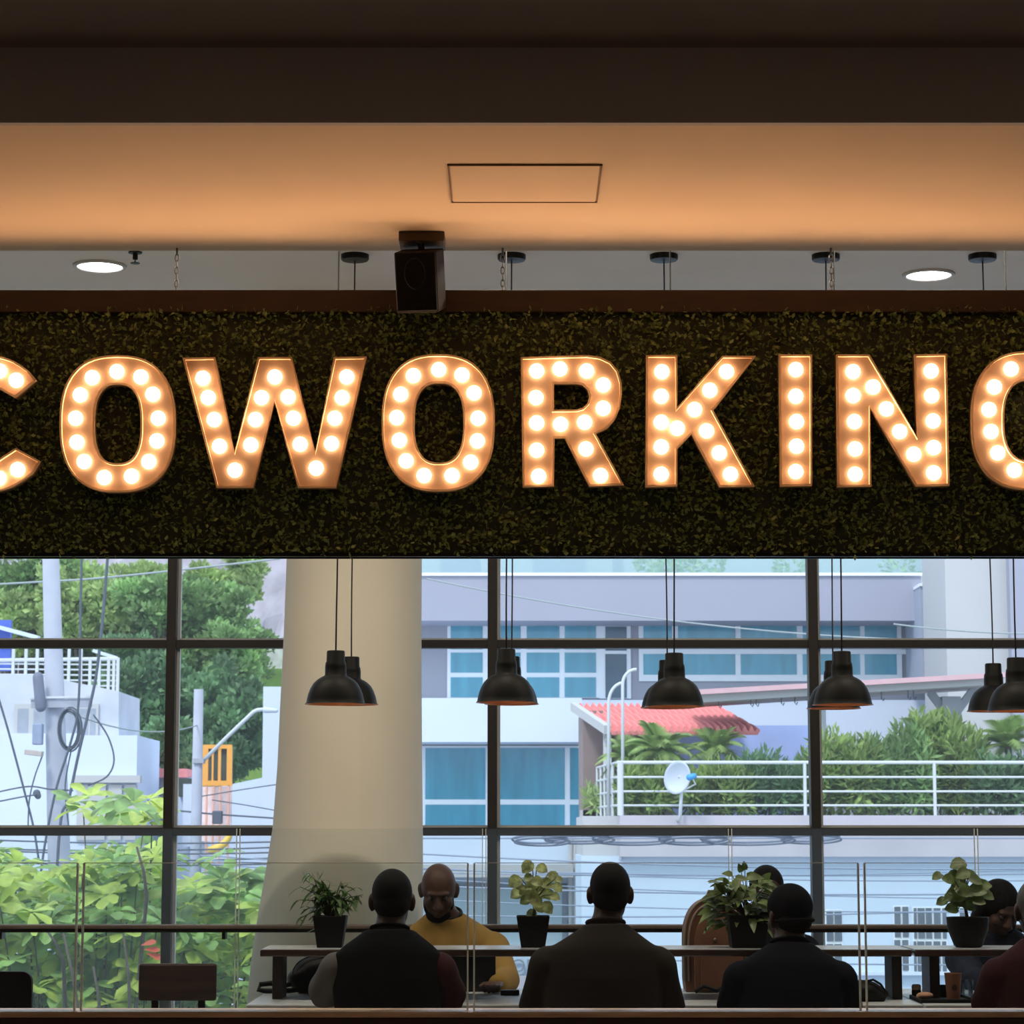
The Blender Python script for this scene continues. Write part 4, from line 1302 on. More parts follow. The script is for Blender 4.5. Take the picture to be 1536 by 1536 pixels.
w = MB(); fb(w, -80, 15, 930, 1006, YH + 1.2, .2); w.build('blue_tarp', m_tarp, bh)
# small red roof and stone wall
YS = 64
sh = thing('stone_shed', 'small grey stone shed with a pink red roof right of the balcony house', 'shed', (X(240, YS), YS, GZ))
w = MB(); fbz(w, 203, 284, 1165, GZ, YS, 3); w.build('wall', m_stone, sh)
w = MB(); fb(w, 198, 280, 1153, 1166, YS - .4, 4); w.build('roof', m_tile, sh)
# white yard wall and tower beside the column
YY = 62
yw = thing('white_building', 'plain white building with a tall block beside the column', 'building', (X(350, YY), YY, GZ))
f3 = lambda x, z, y: Vector((X(x, YY, z), y, Z(z, YY)))
w = MB(); w.prism([(262, 1182), (330, 1180), (396, 1166), (440, 1166), (440, 1620), (262, 1620)], [], YY, YY + 3, f3); w.build('wall', m_bw, yw)
w = MB(); fbz(w, 395, 470, 1030, GZ, YY - .8, 4); w.build('tower', m_bw, yw)
w = MB(); fb(w, 268, 300, 1168, 1195, YY - .3, .3); w.build('dark_opening', m_cage, yw)
w = MB(); fb(w, 274, 300, 1176, 1270, YY - .4, .2); w.build('white_shutter', m_bw, yw)
# orange ladder cage and its frame
YO = 58
oc = thing('ladder_cage', 'orange steel cage on reddish posts behind the thin pole', 'cage', (X(326, YO), YO, GZ))
w = MB()
for a, b, c, d, dy in ((303, 348, 1117, 1123, 0), (303, 348, 1171, 1179, 0), (303, 312, 1123, 1171, 0), (340, 348, 1123, 1171, 0), (317.5, 320, 1123, 1171, .02), (327, 331, 1123, 1171, .02)):
    fb(w, a, b, c, d, YO + dy, .1)
for a, c, d in ((303, 1117, 1123), (303, 1171, 1179)):
    fb(w, 303, 348, c, d, YO + .6, .1)
w.build('cage_frame', m_orng, oc)
w = MB(); fb(w, 305, 346, 1122, 1172, YO + .7, .05); w.build('back_mesh', m_cage, oc)
for px in (310, 320, 330, 343):
    w = MB(); fbz(w, px - 1.3, px + 1.3, 1178, GZ, YO, .08); w.build('post', m_rust, oc)
w = MB(); fb(w, 303, 347, 1180, 1262, YO + .5, .1); w.build('pink_panel', mat('pink_panel', S(238, 218, 220), .8), oc)
hs = MB(); hs.tube([at(312, 1276, 56), at(326, 1272, 56), at(337, 1265, 56), at(344, 1255, 56), at(346, 1246, 56)], [.08, .09, .09, .07, .05], 8)
tag(hs.build('yellow_hose', m_yel, smooth=True), 'curved yellow pipe below the orange cage', 'pipe')

# utility poles
YU = 38.0
YV = 56
up = thing('utility_pole', 'thick concrete utility pole with cables at the left', 'utility pole', (X(80, YU), YU, GZ))
zA, zB = Z(760, YU), GZ
pa, pb = at(74, 760, YU), at(88, 1260, YU)
bot = pa + (pb - pa) * ((GZ - pa.z) / (pb.z - pa.z))
w = MB(); w.tube([pa, pb, bot], [.125, .175, .23], 18); w.build('shaft', m_conc, up, smooth=True)
w = MB(); w.bar(at(44, 1047, YU - .22), at(140, 1045, YU - .22), .10, .035); w.build('cross_arm', m_rail, up)
w = MB(); w.bar(at(47, 1056, YU - .2), at(138, 1054, YU - .2), .08, .13); w.build('bracket', mat('bracket_grey', S(160, 166, 182), .7), up)
w = MB(); w.caps(at(57, 1016, YU - .3), at(61, 1060, YU - .3), .085, .085); w.build('splice_closure', mat('closure_grey', S(105, 112, 132), .6), up, smooth=True)
w = MB(); fb(w, 48, 63, 1085, 1117, YU - .35, .15); w.build('junction_box', mat('box_grey', S(140, 152, 180), .6), up, bevel=.02)
w = MB(); w.bar(at(38, 1128, YU - .4), at(64, 1131, YU - .4), .18, .08); w.build('street_lamp_head', mat('lamp_beige', S(176, 168, 164), .6), up, bevel=.01)
w = MB(); w.caps(at(55, 1190, YU - .4), at(57, 1194, YU - .4), .06, .05); w.build('camera', m_cable, up, smooth=True)
for q, (rx, rz_, dx) in enumerate(((15, 30, 0), (17, 33, 1), (13, 27, -1), (16, 31, -2))):
    pts = [at(105 + dx + rx * math.cos(t), 1094 + rz_ * math.sin(t), YU - .35 - .03 * q) for t in [2 * PI * k / 22 for k in range(22)]]
    w = MB(); w.tube(pts, .014, 5, closed=True); w.build('cable_loop', m_cable, up, smooth=True)
def wire(pts, r, m, label, Y):
    P = [at(px, py, Y) for px, py in pts]
    # smooth through the points
    out = []
    for i in range(len(P) - 1):
        p0, p1, p2, p3 = P[max(i - 1, 0)], P[i], P[i + 1], P[min(i + 2, len(P) - 1)]
        for k in range(5):
            t = k / 5
            out.append(.5 * ((2 * p1) + (p2 - p0) * t + (2 * p0 - 5 * p1 + 4 * p2 - p3) * t * t + (3 * p1 - p0 - 3 * p2 + p3) * t ** 3))
    out.append(P[-1])
    tag(MB().tube(out, r, 5).build('pole_cable', m, smooth=True), label, 'cable', None)
wire([(124, 760), (121, 900), (118, 1050), (107, 1110), (85, 1180), (68, 1262), (60, 1320)], .02, m_cable, 'dark cable hanging down the right side of the utility pole through the coil', YU - .5)
wire([(166, 760), (158, 880), (146, 1000), (134, 1062), (118, 1130), (103, 1200), (88, 1262), (70, 1640)], .024, m_cable, 'dark cable slanting from the upper pane past the window of the white house', YU - .55)
wire([(-6, 1035), (12, 1095), (36, 1185), (50, 1240), (58, 1290)], .018, m_cable, 'dark cable slanting down at the left edge of the picture', YU - .4)
cable(at(88, 1062, YU), at(296, 1088, YV), .25, .014, m_gcable, 'pale cable running from the thick pole to the thin pole')
wire([(140, 1072), (162, 1105), (171, 1140), (160, 1165), (132, 1178)], .014, m_cable, 'curved slack cable loop in front of the white side block', YU - .3)
wire([(-20, 1192), (40, 1180), (75, 1184), (110, 1186)], .013, m_cable, 'nearly level cable crossing the pole below the lamp head', YU - .3)
wire([(-20, 1206), (30, 1196), (56, 1192)], .013, m_cable, 'cable leading to the small camera on the pole', YU - .45)
wire([(63, 1135), (52, 1165), (44, 1200), (42, 1240)], .012, m_cable, 'thin cable below the lamp head on the thick pole', YU - .42)
wire([(108, 1120), (100, 1160), (98, 1190), (104, 1250)], .012, m_cable, 'thin cable below the coil on the thick pole', YU - .45)
wire([(-30, 878), (40, 874), (140, 868), (260, 856), (420, 838)], .02, m_gcable, 'pale green cable crossing the treetops in the upper left pane', 46)
wire([(264, 1216), (297, 1219), (330, 1222), (420, 1228)], .022, m_cable, 'dark cable crossing the white wall beside the column', YV)
wire([(300, 1195), (360, 1185), (420, 1176)], .014, m_cable, 'dark cable rising to the white tower', YV)
wire([(318, 1200), (370, 1208), (420, 1217)], .014, m_cable, 'dark cable falling across the reddish posts', YV)
w = MB(); fb(w, 318, 333, 1216, 1236, YV - .05, .2)
tag(w.build('cable_box', m_cable, bevel=.03), 'small dark splice box on the cable in front of the reddish posts', 'box')
tp = thing('street_lamp', 'thin concrete pole with a slanting street lamp arm beside the column', 'street lamp', (X(296, YV), YV, GZ))
w = MB(); w.tube([(X(297, YV, 1100), YV, Z(1034, YV)), (X(295, YV, 1200), YV, Z(1300, YV)), (X(295, YV, 1200), YV, GZ)], [.11, .13, .16], 14); w.build('shaft', m_conc, tp, smooth=True)
w = MB(); w.tube([at(300, 1146, YV), at(342, 1104, YV), at(380, 1068, YV - .3), at(386, 1065, YV - .3), at(398, 1064, YV - .3)], .045, 8); w.build('lamp_arm', m_rail, tp, smooth=True)
w = MB(); w.caps(at(398, 1065, YV - .3), at(414, 1066, YV - .3), .07, .05); w.build('lamp_head', m_dish, tp, smooth=True)
w = MB(); w.box(X(289, YV) , X(305, YV), YV - .17, YV + .17, Z(1145, YV), Z(1138, YV)); w.build('clamp', m_bg, tp)
for k, yl in enumerate((1258, 1266, 1274, 1282, 1291)):
    cable(at(-60, yl + 6 * (k % 2), 44), at(440, yl + 4, 44), .06, .016, m_cable, 'thin dark street cable behind the broad leaved tree', 'street cables behind the broad leaved tree')

# ---- the near tree with big bright leaves (tropical almond), crown rising from the street
rng = random.Random(77)
def rosette(mbs, c, s, tilt):
    n = rng.randint(6, 9)
    ax = Vector((tilt[0], tilt[1], 1)).normalized()
    u = ax.cross(Vector((0, 1, 0))).normalized(); v = ax.cross(u)
    mb = mbs[0] if rng.random() < .58 else mbs[1]
    for k in range(n):
        a = 2 * PI * k / n + rng.uniform(-.25, .25)
        d = (u * math.cos(a) + v * math.sin(a)) * 1.0 + ax * rng.uniform(-.15, .75)
        leaf(mb, Vector(c) + d.normalized() * .02, d, ax, s * rng.uniform(.75, 1.15), s * rng.uniform(.5, .68), rng.uniform(.1, .55), 'obovate', rng.uniform(.05, .3))
def almond(name_label, spots, trunk_px, Y, base_z):
    t = thing('almond_tree', name_label, 'tree', (X(trunk_px, Y), Y, base_z), group='broad leaved trees outside the left window')
    A, B, W, Rd = MB(), MB(), MB(), MB()
    for (bx, by, tx2, ty2) in ((205, 1270, 220, 1345), (185, 1400, 195, 1530), (95, 1400, 120, 1540), (140, 1450, 150, 1540), (70, 1395, 95, 1440)):
        W.tube([at(bx, by, Y - 1.9), at((bx + tx2) / 2 + 3, (by + ty2) / 2, Y - 1.9), at(tx2, ty2, Y - 1.8), Vector((X(trunk_px, Y), Y, base_z + 2.2))], [.008, .011, .014, .03], 7)
    tx = X(trunk_px, Y)
    hub = Vector((tx, Y, base_z + 2.2))
    W.tube([(tx, Y, base_z), (tx + .05, Y, base_z + 1.2), hub], [.13, .11, .09], 10)
    for i, (px, py, s) in enumerate(spots):
        yy = Y + rng.uniform(-1.6, 1.8)
        c = at(px, py, yy)
        rosette((A, B), c, s, (rng.uniform(-.5, .5), rng.uniform(-.7, .1)))
        if i % 4 == 0:
            m1 = hub.lerp(c, .55) + Vector((rng.uniform(-.2, .2), rng.uniform(-.2, .2), -.15))
            W.tube([hub, m1, c], [.024, .013, .005], 6)
    A.build('bright_leaves', m_alm, t, smooth=True, fixn=False)
    B.build('deep_leaves', m_alm2, t, smooth=True, fixn=False)
    W.build('trunk', m_bark, t, smooth=True)
    return t
def spots(n, f):
    out = []
    while len(out) < n:
        px, py = rng.uniform(-230, 440), rng.uniform(1180, 1640)
        if f(px, py): out.append((px, py, rng.uniform(.15, .25)))
    return out
def top_line(px):
    pts = [(-230, 1240), (-20, 1262), (30, 1285), (75, 1300), (112, 1270), (135, 1262), (160, 1270), (200, 1262), (245, 1262), (262, 1335), (300, 1290), (335, 1268), (368, 1305), (415, 1300), (440, 1330)]
    for i in range(len(pts) - 1):
        if pts[i][0] <= px <= pts[i + 1][0]:
            f = (px - pts[i][0]) / (pts[i + 1][0] - pts[i][0])
            return pts[i][1] + (pts[i + 1][1] - pts[i][1]) * f
    return 1300
sp_ = spots(1150, lambda a, b: b > top_line(a) + 12)
sp_ += [(115, 1203, .22), (135, 1195, .2), (125, 1215, .22), (150, 1222, .2), (180, 1215, .2), (200, 1205, .22), (222, 1200, .22), (235, 1215, .22), (212, 1225, .22), (190, 1235, .2), (228, 1232, .22), (160, 1236, .18), (170, 1206, .16)]
T = almond('bright green broad leaved tree filling the lower left window', sp_, 150, 19.0, GZ)
rd = MB(); rng2 = random.Random(1)
for q in range(3):
    leaf(rd, at(212 + 4 * q, 1418 + 6 * q, 16.6), (1, -.2, .35 - .3 * q), (0, -1, 1), .11, .055, .1, 'obovate')
rd.build('red_leaf', m_almr, T, smooth=True, fixn=False)
# ================================================================== PEOPLE
m_skin = mat('brown_skin', (0.040, 0.021, 0.015), 0.55, spec=.25, var=0.08, scale=20)
m_skin2 = mat('mid_brown_skin', (0.060, 0.031, 0.024), 0.55, spec=.3, var=0.08, scale=20)
m_hair = mat('black_hair', (0.006, 0.0055, 0.006), 0.75, spec=.08, var=0.3, scale=60)
m_hairg = mat('greying_hair', (0.045, 0.043, 0.042), 0.7, var=0.4, scale=60)
m_eye = mat('eye', (0.05, 0.042, 0.038), 0.2, var=0.05)
m_pants = mat('dark_trousers', (0.014, 0.015, 0.020), 0.8, var=0.2)
m_shoe = mat('dark_shoe', (0.012, 0.010, 0.010), 0.5, var=0.2)

def remesh(mb, name, m, parent, voxel, smooth_it=5):
    me = bpy.data.meshes.new(name)
    me.from_pydata(mb.v, [], mb.f)
    bm = bmesh.new(); bm.from_mesh(me); bmesh.ops.recalc_face_normals(bm, faces=bm.faces); bm.to_mesh(me); bm.free()
    o = bpy.data.objects.new(name, me); C.objects.link(o)
    r = o.modifiers.new('r', 'REMESH'); r.mode = 'VOXEL'; r.voxel_size = voxel
    sm = o.modifiers.new('s', 'SMOOTH'); sm.factor = .5; sm.iterations = smooth_it
    bpy.context.view_layer.update()
    dg = bpy.context.evaluated_depsgraph_get()
    nm = bpy.data.meshes.new_from_object(o.evaluated_get(dg))
    nm.name = name
    o.modifiers.clear()
    o.data = nm
    nm.materials.clear(); nm.materials.append(m)
    nm.polygons.foreach_set('use_smooth', [True] * len(nm.polygons))
    o.parent = parent
    return o

def person(label, x, y, rz, top, parts, lean=.12, nod=.1, turn=0.0, sw=.195, head_dx=0.0, wrist=None, elbow=None, skin=None,
           shirt=None, sleeve='long', sleeve_mats=None, hair=None, group=None, bald=False, bulk=1.0, neckline=.572, voxel=.0058, hs=1.0):
    """seated figure, local frame: +Y is the way it faces, floor at z=0"""
    skin = skin or m_skin
    t = thing('person', label, 'person', (x, y, 0), group=group, rz=rz)
    P0 = .50
    ca, sa = math.cos(lean), math.sin(lean)
    # spine height scale so that the head top lands at `top`
    Rh = Matrix.Rotation(turn, 3, 'Z') @ Matrix.Rotation(-nod, 3, 'X')
    base_top = .69 + .112
    k = (top - P0) / (base_top * ca)
    def T(h, f, xx=0.0):
        h = h * k
        return Vector((xx, h * sa + f * ca, P0 + h * ca - f * sa))
    rings = [(-.055, 0, .165, .125), (.04, 0, .172, .132), (.15, 0, .158, .118), (.28, .008, .172, .122), (.37, .004, .182, .115),
             (.43, 0, .182, .102), (.475, -.004, .174, .092), (.51, -.006, .146, .080), (.54, -.004, .106, .069), (.57, .0, .068, .060), (.61, .012, .055, .056), (.66, .022, .054, .056)]
    def torso(mb, infl, h0, h1, n=28, extra=0.0):
        vs, fs = [], []
        rr = [r for r in rings if h0 - 1e-6 <= r[0] <= h1 + 1e-6]
        for h, f, rx, ry in rr:
            wide = 1.0 + (bulk - 1.0) * (1.0 if h < .45 else max(0, (.55 - h) / .1))
            for q in range(n):
                a = 2 * PI * q / n
                c, s = math.cos(a), math.sin(a)
                e = .82
                px = math.copysign(abs(c) ** e, c) * (rx * wide * (sw / .195 if h > .2 and h < .5 else 1) + infl)
                py = math.copysign(abs(s) ** e, s) * (ry * wide + infl)
                hx = head_dx * max(0, (h - .45) / .24)
                vs.append(T(h, f + py, px + hx))
        m = len(rr)
        for i in range(m - 1):
            for q in range(n):
                fs.append((i * n + q, i * n + (q + 1) % n, (i + 1) * n + (q + 1) % n, (i + 1) * n + q))
        fs.append(tuple(range(n - 1, -1, -1))); fs.append(tuple((m - 1) * n + q for q in range(n)))
        mb.add(vs, fs)
    HC = T(.69, .025, head_dx)
    def H(v): return HC + Rh @ (Vector(v) * hs)
    def hell(mb, c, r, rot=None):
        mb.ell(H(c), tuple(q * hs for q in r), 20, 14, Rh @ rot if rot else Rh)
    arms = []
    for i, sx in enumerate((-1, 1)):
        Sh = T(.412, .0, sx * (sw - .012))
        E = Vector(elbow[i]) if elbow else Vector((sx * (sw + .065), .20, .785))
        Wr = Vector(wrist[i]) if wrist else Vector((sx * .13, .46, .79))
        arms.append((Sh, E, Wr, sx))
    # ---------------- body
    b = MB()
    torso(b, 0, -.055, .66)
    hell(b, (0, -.006, .016), (.076, .096, .094))
    hell(b, (0, .026, -.040), (.062, .074, .082))
    hell(b, (0, .058, -.098), (.036, .034, .028))
    hell(b, (-.034, .062, -.028), (.030, .030, .032)); hell(b, (.034, .062, -.028), (.030, .030, .032))
    hell(b, (0, .080, .026), (.050, .016, .012))
    b.caps(H((0, .092, .010)), H((0, .112, -.028)), .0095 * hs, .0150 * hs, 10)
    hell(b, (-.013, .102, -.032), (.010, .012, .008)); hell(b, (.013, .102, -.032), (.010, .012, .008))
    hell(b, (0, .092, -.064), (.026, .013, .0075)); hell(b, (0, .090, -.078), (.023, .013, .0085))
    for sx in (-1, 1):
        ER = Matrix.Rotation(sx * .35, 3, 'Z')
        hell(b, (sx * .081, -.008, -.010), (.010, .020, .033), ER)
        hell(b, (sx * .077, -.002, -.034), (.010, .012, .014), ER)
    b.caps(T(.60, .01, head_dx * .7), H((0, -.02, -.03)), .055, .056)
    for Sh, E, Wr, sx in arms:
        b.caps(Sh, Sh.lerp(E, .5), .060 * bulk, .050, 14); b.caps(Sh.lerp(E, .5), E, .050, .042, 14)
        b.caps(E, E.lerp(Wr, .35), .043, .043, 14); b.caps(E.lerp(Wr, .35), Wr, .043, .028, 14)
        fd = (Wr - E); fd.z *= .3; fd.normalize()
        side = Vector((0, 0, 1)).cross(fd).normalized()      # towards the person's left
        thumb_s = 1 if sx > 0 else -1                       # thumbs point inwards
        pc = Wr + fd * .045
        for o_ in (-.028, -.010, .010, .028):
            b.caps(Wr + side * o_ * .5, Wr + fd * .082 + side * o_, .014, .0125, 10)
        lens = (.066, .078, .073, .056)
        for q in range(4):
            o_ = thumb_s * (.030 - .020 * q)
            p0 = Wr + fd * .082 + side * o_
            dn = Vector((0, 0, -1))
            p1 = p0 + (fd + dn * .10).normalized() * lens[q] * .45
            p2 = p1 + (fd + dn * .45).normalized() * lens[q] * .32
            p3 = p2 + (fd + dn * .9).normalized() * lens[q] * .25
            b.caps(p0, p1, .0098, .0092, 9); b.caps(p1, p2, .0092, .0085, 9); b.caps(p2, p3, .0085, .0078, 9)
        t0 = Wr + fd * .022 + side * thumb_s * .022
        t1 = t0 + (fd * .6 + side * thumb_s * .75).normalized() * .040
        t2 = t1 + (fd * .9 + side * thumb_s * .25 + Vector((0, 0, -.2))).normalized() * .032
        b.caps(t0, t1, .0145, .0115, 9); b.caps(t1, t2, .0115, .0092, 9)
    legs = []
    for sx in (-1, 1):
        hp_, kn, an = Vector((sx * .092, .03, .515)), Vector((sx * .125, .42, .53)), Vector((sx * .125, .40, .095))
        legs.append((hp_, kn, an, sx))
        b.caps(hp_, kn, .078, .056, 14); b.caps(kn, kn.lerp(an, .35), .052, .054, 14); b.caps(kn.lerp(an, .35), an, .054, .036, 14)
        b.caps(an - Vector((0, .02, .045)), an + Vector((0, .13, -.062)), .036, .026, 12)
    remesh(b, 'body', skin, t, voxel, 4)
    # ---------------- eyes
    for sx in (-1, 1):
        MB().ell(H((sx * .031, .080, .004)), .0115 * hs, 12, 8).build('eye', m_eye, t, smooth=True, local=True)
    # ---------------- trousers, shoes
    c = MB()
    for hp_, kn, an, sx in legs:
        c.caps(hp_, kn, .088, .066, 14); c.caps(kn, an + Vector((0, 0, .03)), .064, .050, 14)
    vs = []
    torso(c, .010, -.055, .04)
    remesh(c, 'trousers', m_pants, t, .011, 3)
    for hp_, kn, an, sx in legs:
        s_ = MB(); s_.caps(an - Vector((0, .028, .055)), an + Vector((0, .14, -.060)), .040, .034, 12)
        s_.box(an.x - .040, an.x + .040, an.y - .06, an.y + .17, .002, .03)
        remesh(s_, 'shoe', m_shoe, t, .010, 3)
    # ---------------- shirt
    def shirt_mesh(name, m, infl, h0, h1, slv, part='all'):
        c = MB(); infl += .004
        if part in ('all', 'trunk'):
            torso(c, infl, h0, h1)
        for i, (Sh, E, Wr, sx) in enumerate(arms):
            if part in ('left', 'right') and (part == 'left') != (sx < 0): continue
            if part == 'trunk': continue
            r = infl
            c.caps(Sh, Sh.lerp(E, .45), .061 * bulk + r, .054 + r, 16)
            if slv == 'short':
                c.caps(Sh.lerp(E, .45), Sh.lerp(E, .72), .054 + r, .056 + r, 16)
            else:
                c.caps(Sh.lerp(E, .45), E, .054 + r, .046 + r, 16)
                c.caps(E, E.lerp(Wr, .5), .047 + r, .042 + r, 16); c.caps(E.lerp(Wr, .5), E.lerp(Wr, .93), .042 + r, .034 + r, 16)
            c.ell(T(.430, 0, sx * (sw - .085)), (.105, .068 + r, .055 + r), 18, 12, Matrix.Rotation(sx * .28, 3, 'Y'))
        return remesh(c, name, m, t, .0095, 4)
    if sleeve_mats:
        shirt_mesh('shirt', shirt, .010, -.055, neckline, sleeve, 'trunk')
        shirt_mesh('sleeve', sleeve_mats[0], .011, 0, 0, sleeve, 'left')
        shirt_mesh('sleeve', sleeve_mats[1], .011, 0, 0, sleeve, 'right')
    else:
        shirt_mesh('shirt', shirt, .011, -.055, neckline, sleeve)
    # collar ring at the neck
    cp = []
    hh = neckline + .004
    for q in range(24):
        a = 2 * PI * q / 24
        cp.append(T(hh + .012 * (-math.sin(a)), .002 + .066 * math.sin(a), .072 * math.cos(a) + head_dx * .4))
    col = MB(); col.tube(cp, .0075, 8, closed=True)
    col.build('collar', parts.get('collar', shirt), t, smooth=True, local=True)
    # ---------------- hair and extras
    if hair == 'short':
        c = MB()
        hell(c, (0, -.014, .026), (.0795, .0965, .0925))
        hell(c, (0, -.040, -.022), (.070, .062, .060))
        remesh(c, 'hair', parts.get('hair', m_hair), t, .0065, 3)
    elif hair == 'long':
        c = MB()
        hell(c, (0, -.016, .024), (.086, .102, .098))
        for sx in (-1, 1):
            c.caps(H((sx * .066, -.01, .02)), H((sx * .085, .0, -.15)), .040, .036, 14)
            c.caps(H((sx * .085, .0, -.15)), H((sx * .10, .02, -.27)), .036, .018, 14)
        c.caps(H((0, -.06, 0)), H((0, -.085, -.22)), .075, .055, 16)
        remesh(c, 'hair', m_hair, t, .0075, 4)
    elif hair == 'cap':
        c = MB()
        hell(c, (0, -.040, -.022), (.070, .062, .058))
        remesh(c, 'hair', m_hair, t, .0065, 3)
        c = MB()
        hell(c, (0, -.008, .034), (.086, .106, .092))
        c.box(0, 0, 0, 0, 0, 0) if False else None
        remesh(c, 'cap', parts['cap'], t, .0065, 3)
        vs, fs = [], []
        for i in range(13):
            a = PI * (i / 12)
            for r in (0, 1):
                vs.append(H(((.084 + .0 * r) * math.cos(a), .06 + (.042 + .085 * r) * math.sin(a), .022 - .012 * r * math.sin(a))))
        for i in range(12): fs.append((2 * i, 2 * i + 1, 2 * i + 3, 2 * i + 2))
        o = MB().add(vs, fs).build('cap_brim', parts['cap'], t, smooth=True, local=True)
        md = o.modifiers.new('t', 'SOLIDIFY'); md.thickness = .004
        st = MB(); st.tube([H((.078 * math.cos(a), -.03 - .078 * math.sin(a), -.022)) for a in [PI * q / 12 for q in range(13)]], .006, 6)
        st.build('cap_strap', parts['cap'], t, smooth=True, local=True)
    if parts.get('beard'):
        c = MB()
        hell(c, (0, .046, -.098), (.058, .052, .040))
        hell(c, (-.050, .020, -.062), (.018, .040, .048)); hell(c, (.050, .020, -.062), (.018, .040, .048))
        remesh(c, 'beard', m_hair, t, .0065, 3)
    if parts.get('vest'):
        c = MB(); torso(c, .025, -.055, .572)
        for sx in (-1, 1):
            c.ell(T(.43, 0, sx * (sw - .080)), (.085, .094, .070), 18, 12)
        remesh(c, 'vest', parts['vest'], t, .0095, 5)
    # ---------------- the stool it sits on
    cr, sr = math.cos(rz), math.sin(rz)
    s = thing('stool', parts['stool'], 'stool', (x, y, 0), group='stools under the seated people', rz=rz)
    MB().lathe([(.001, .372), (.17, .372), (.18, .382), (.18, .402), (.17, .410), (.001, .410)], (0, .0, 0), 28, cap=False).build('seat', m_darkwood, s, local=True)
    for a in range(4):
        u, w = math.cos(PI / 4 + a * PI / 2), math.sin(PI / 4 + a * PI / 2)
        mb = MB(); mb.tube([(u * .12, w * .12, .375), (u * .17, w * .17, 0)], .012, 8); mb.build('leg', m_blackm, s, local=True)
    mb = MB(); mb.tube([(.15 * math.cos(q), .15 * math.sin(q), .16) for q in [2 * PI * i / 20 for i in range(20)]], .008, 6, closed=True); mb.build('foot_ring', m_blackm, s, local=True)
    return t

YNP = 9.42          # pelvis line of the near row
def topz(py, Y): return Z(py, Y)
m_vest = mat('black_vest', (0.005, 0.0055, 0.0065), 0.9, spec=.05, var=0.2)
m_grey = mat('grey_sleeve', (0.10, 0.095, 0.095), 0.9, spec=.1, var=0.1)
m_maroon = mat('maroon_cloth', (0.030, 0.009, 0.011), 0.9, spec=.1, var=0.15)
m_tan = mat('dark_taupe_shirt', (0.022, 0.018, 0.0155), 0.9, spec=.08, var=0.12, scale=4)
m_yellow = mat('mustard_yellow_shirt', (0.235, 0.145, 0.042), 0.9, spec=.1, var=0.10, scale=5)
m_navy = mat('dark_navy_shirt', (0.006, 0.007, 0.011), 0.9, spec=.05, var=0.15)
m_capm = mat('black_cap', (0.006, 0.006, 0.008), 0.9, spec=.05, var=0.2)
m_dk = mat('dark_blue_sleeve', (0.010, 0.012, 0.022), 0.85, spec=.08, var=0.3, scale=18)

xv = X(583, 9.5, 1400)
person('person from behind in a black vest over grey and maroon sleeves, writing', xv, YNP, 0, topz(1305, 9.58),
       {'vest': m_vest, 'stool': 'dark round stool under the person in the black vest', 'collar': m_vest}, lean=.10, nod=.12, sw=.205,
       head_dx=.012, wrist=[(-.16, .50, .785), (.215, .50, .785)], elbow=[(-.262, .14, .80), (.245, .24, .775)], shirt=m_grey, sleeve='short', sleeve_mats=(m_grey, m_maroon), hair='short')
xt = X(903, 9.5, 1400)
person('person seen from behind in a dark taupe shirt at the middle of the table', xt, YNP, 0, topz(1293, 9.58),
       {'stool': 'dark round stool under the person in the taupe shirt'}, lean=.08, nod=.06, sw=.218, bulk=1.10, head_dx=.032,
       wrist=[(-.14, .48, .785), (.15, .48, .785)], elbow=[(-.262, .12, .77), (.262, .12, .77)], shirt=m_tan, hair='short')
xn = X(1183, 9.5, 1400)
person('person seen from behind in a black cap and dark navy shirt', xn, YNP, 0, topz(1333, 9.58),
       {'cap': m_capm, 'stool': 'dark round stool under the person in the cap'}, lean=.14, nod=.10, turn=.35, sw=.195, bulk=1.06, head_dx=.008,
       wrist=[(-.12, .48, .785), (.20, .50, .785)], elbow=[(-.215, .16, .77), (.232, .16, .77)], shirt=m_navy, hair='cap')
xm = X(1568, 9.5, 1400)
person('person in a maroon top seen from behind, cut by the right edge', xm, YNP, 0, topz(1322, 9.58),
       {'hair': m_hairg, 'stool': 'dark round stool under the person in the maroon top'}, lean=.10, nod=.10, sw=.20, bulk=1.05, head_dx=-.028,
       wrist=[(-.11, .48, .785), (.14, .48, .785)], elbow=[(-.225, .13, .775), (.25, .15, .775)], shirt=m_maroon, hair='short')
YFP = 11.22
xy = X(675, 11.1, 1400)
person('bald bearded person in a mustard yellow shirt looking down across the table', xy, YFP, PI, topz(1294, 10.98),
       {'beard': True, 'collar': m_blackp, 'stool': 'dark round stool under the person in yellow'}, lean=.24, nod=.55, sw=.205, bulk=1.08, head_dx=.050, skin=m_skin2,
       wrist=[(-.22, .58, .785), (.14, .52, .785)], elbow=[(-.255, .40, .79), (.25, .36, .79)], shirt=m_yellow, bald=True, hs=1.03)
xb_ = X(1150, 11.1, 1400)
person('dark haired person mostly hidden behind the bushy potted plant', xb_, YFP, PI, topz(1300, 10.98),
       {'stool': 'dark round stool behind the brown backpack'}, lean=.18, nod=.3, sw=.185, shirt=m_navy, hair='short',
       wrist=[(-.12, .50, .785), (.12, .50, .785)])
xw = X(1504, 11.0, 1400)
person('long haired person in dark sleeves leaning on the table at the right', xw, YFP, PI, topz(1326, 10.98),
       {'stool': 'dark round stool under the long haired person'}, lean=.22, nod=.62, turn=.35, sw=.175, skin=m_skin2, shirt=m_dk, hair='long',
       wrist=[(-.10, .56, .785), (.10, .60, .785)], elbow=[(-.22, .38, .785), (.16, .42, .785)])

# ================================================================== THINGS ON THE TABLE
def zt(): return ZT
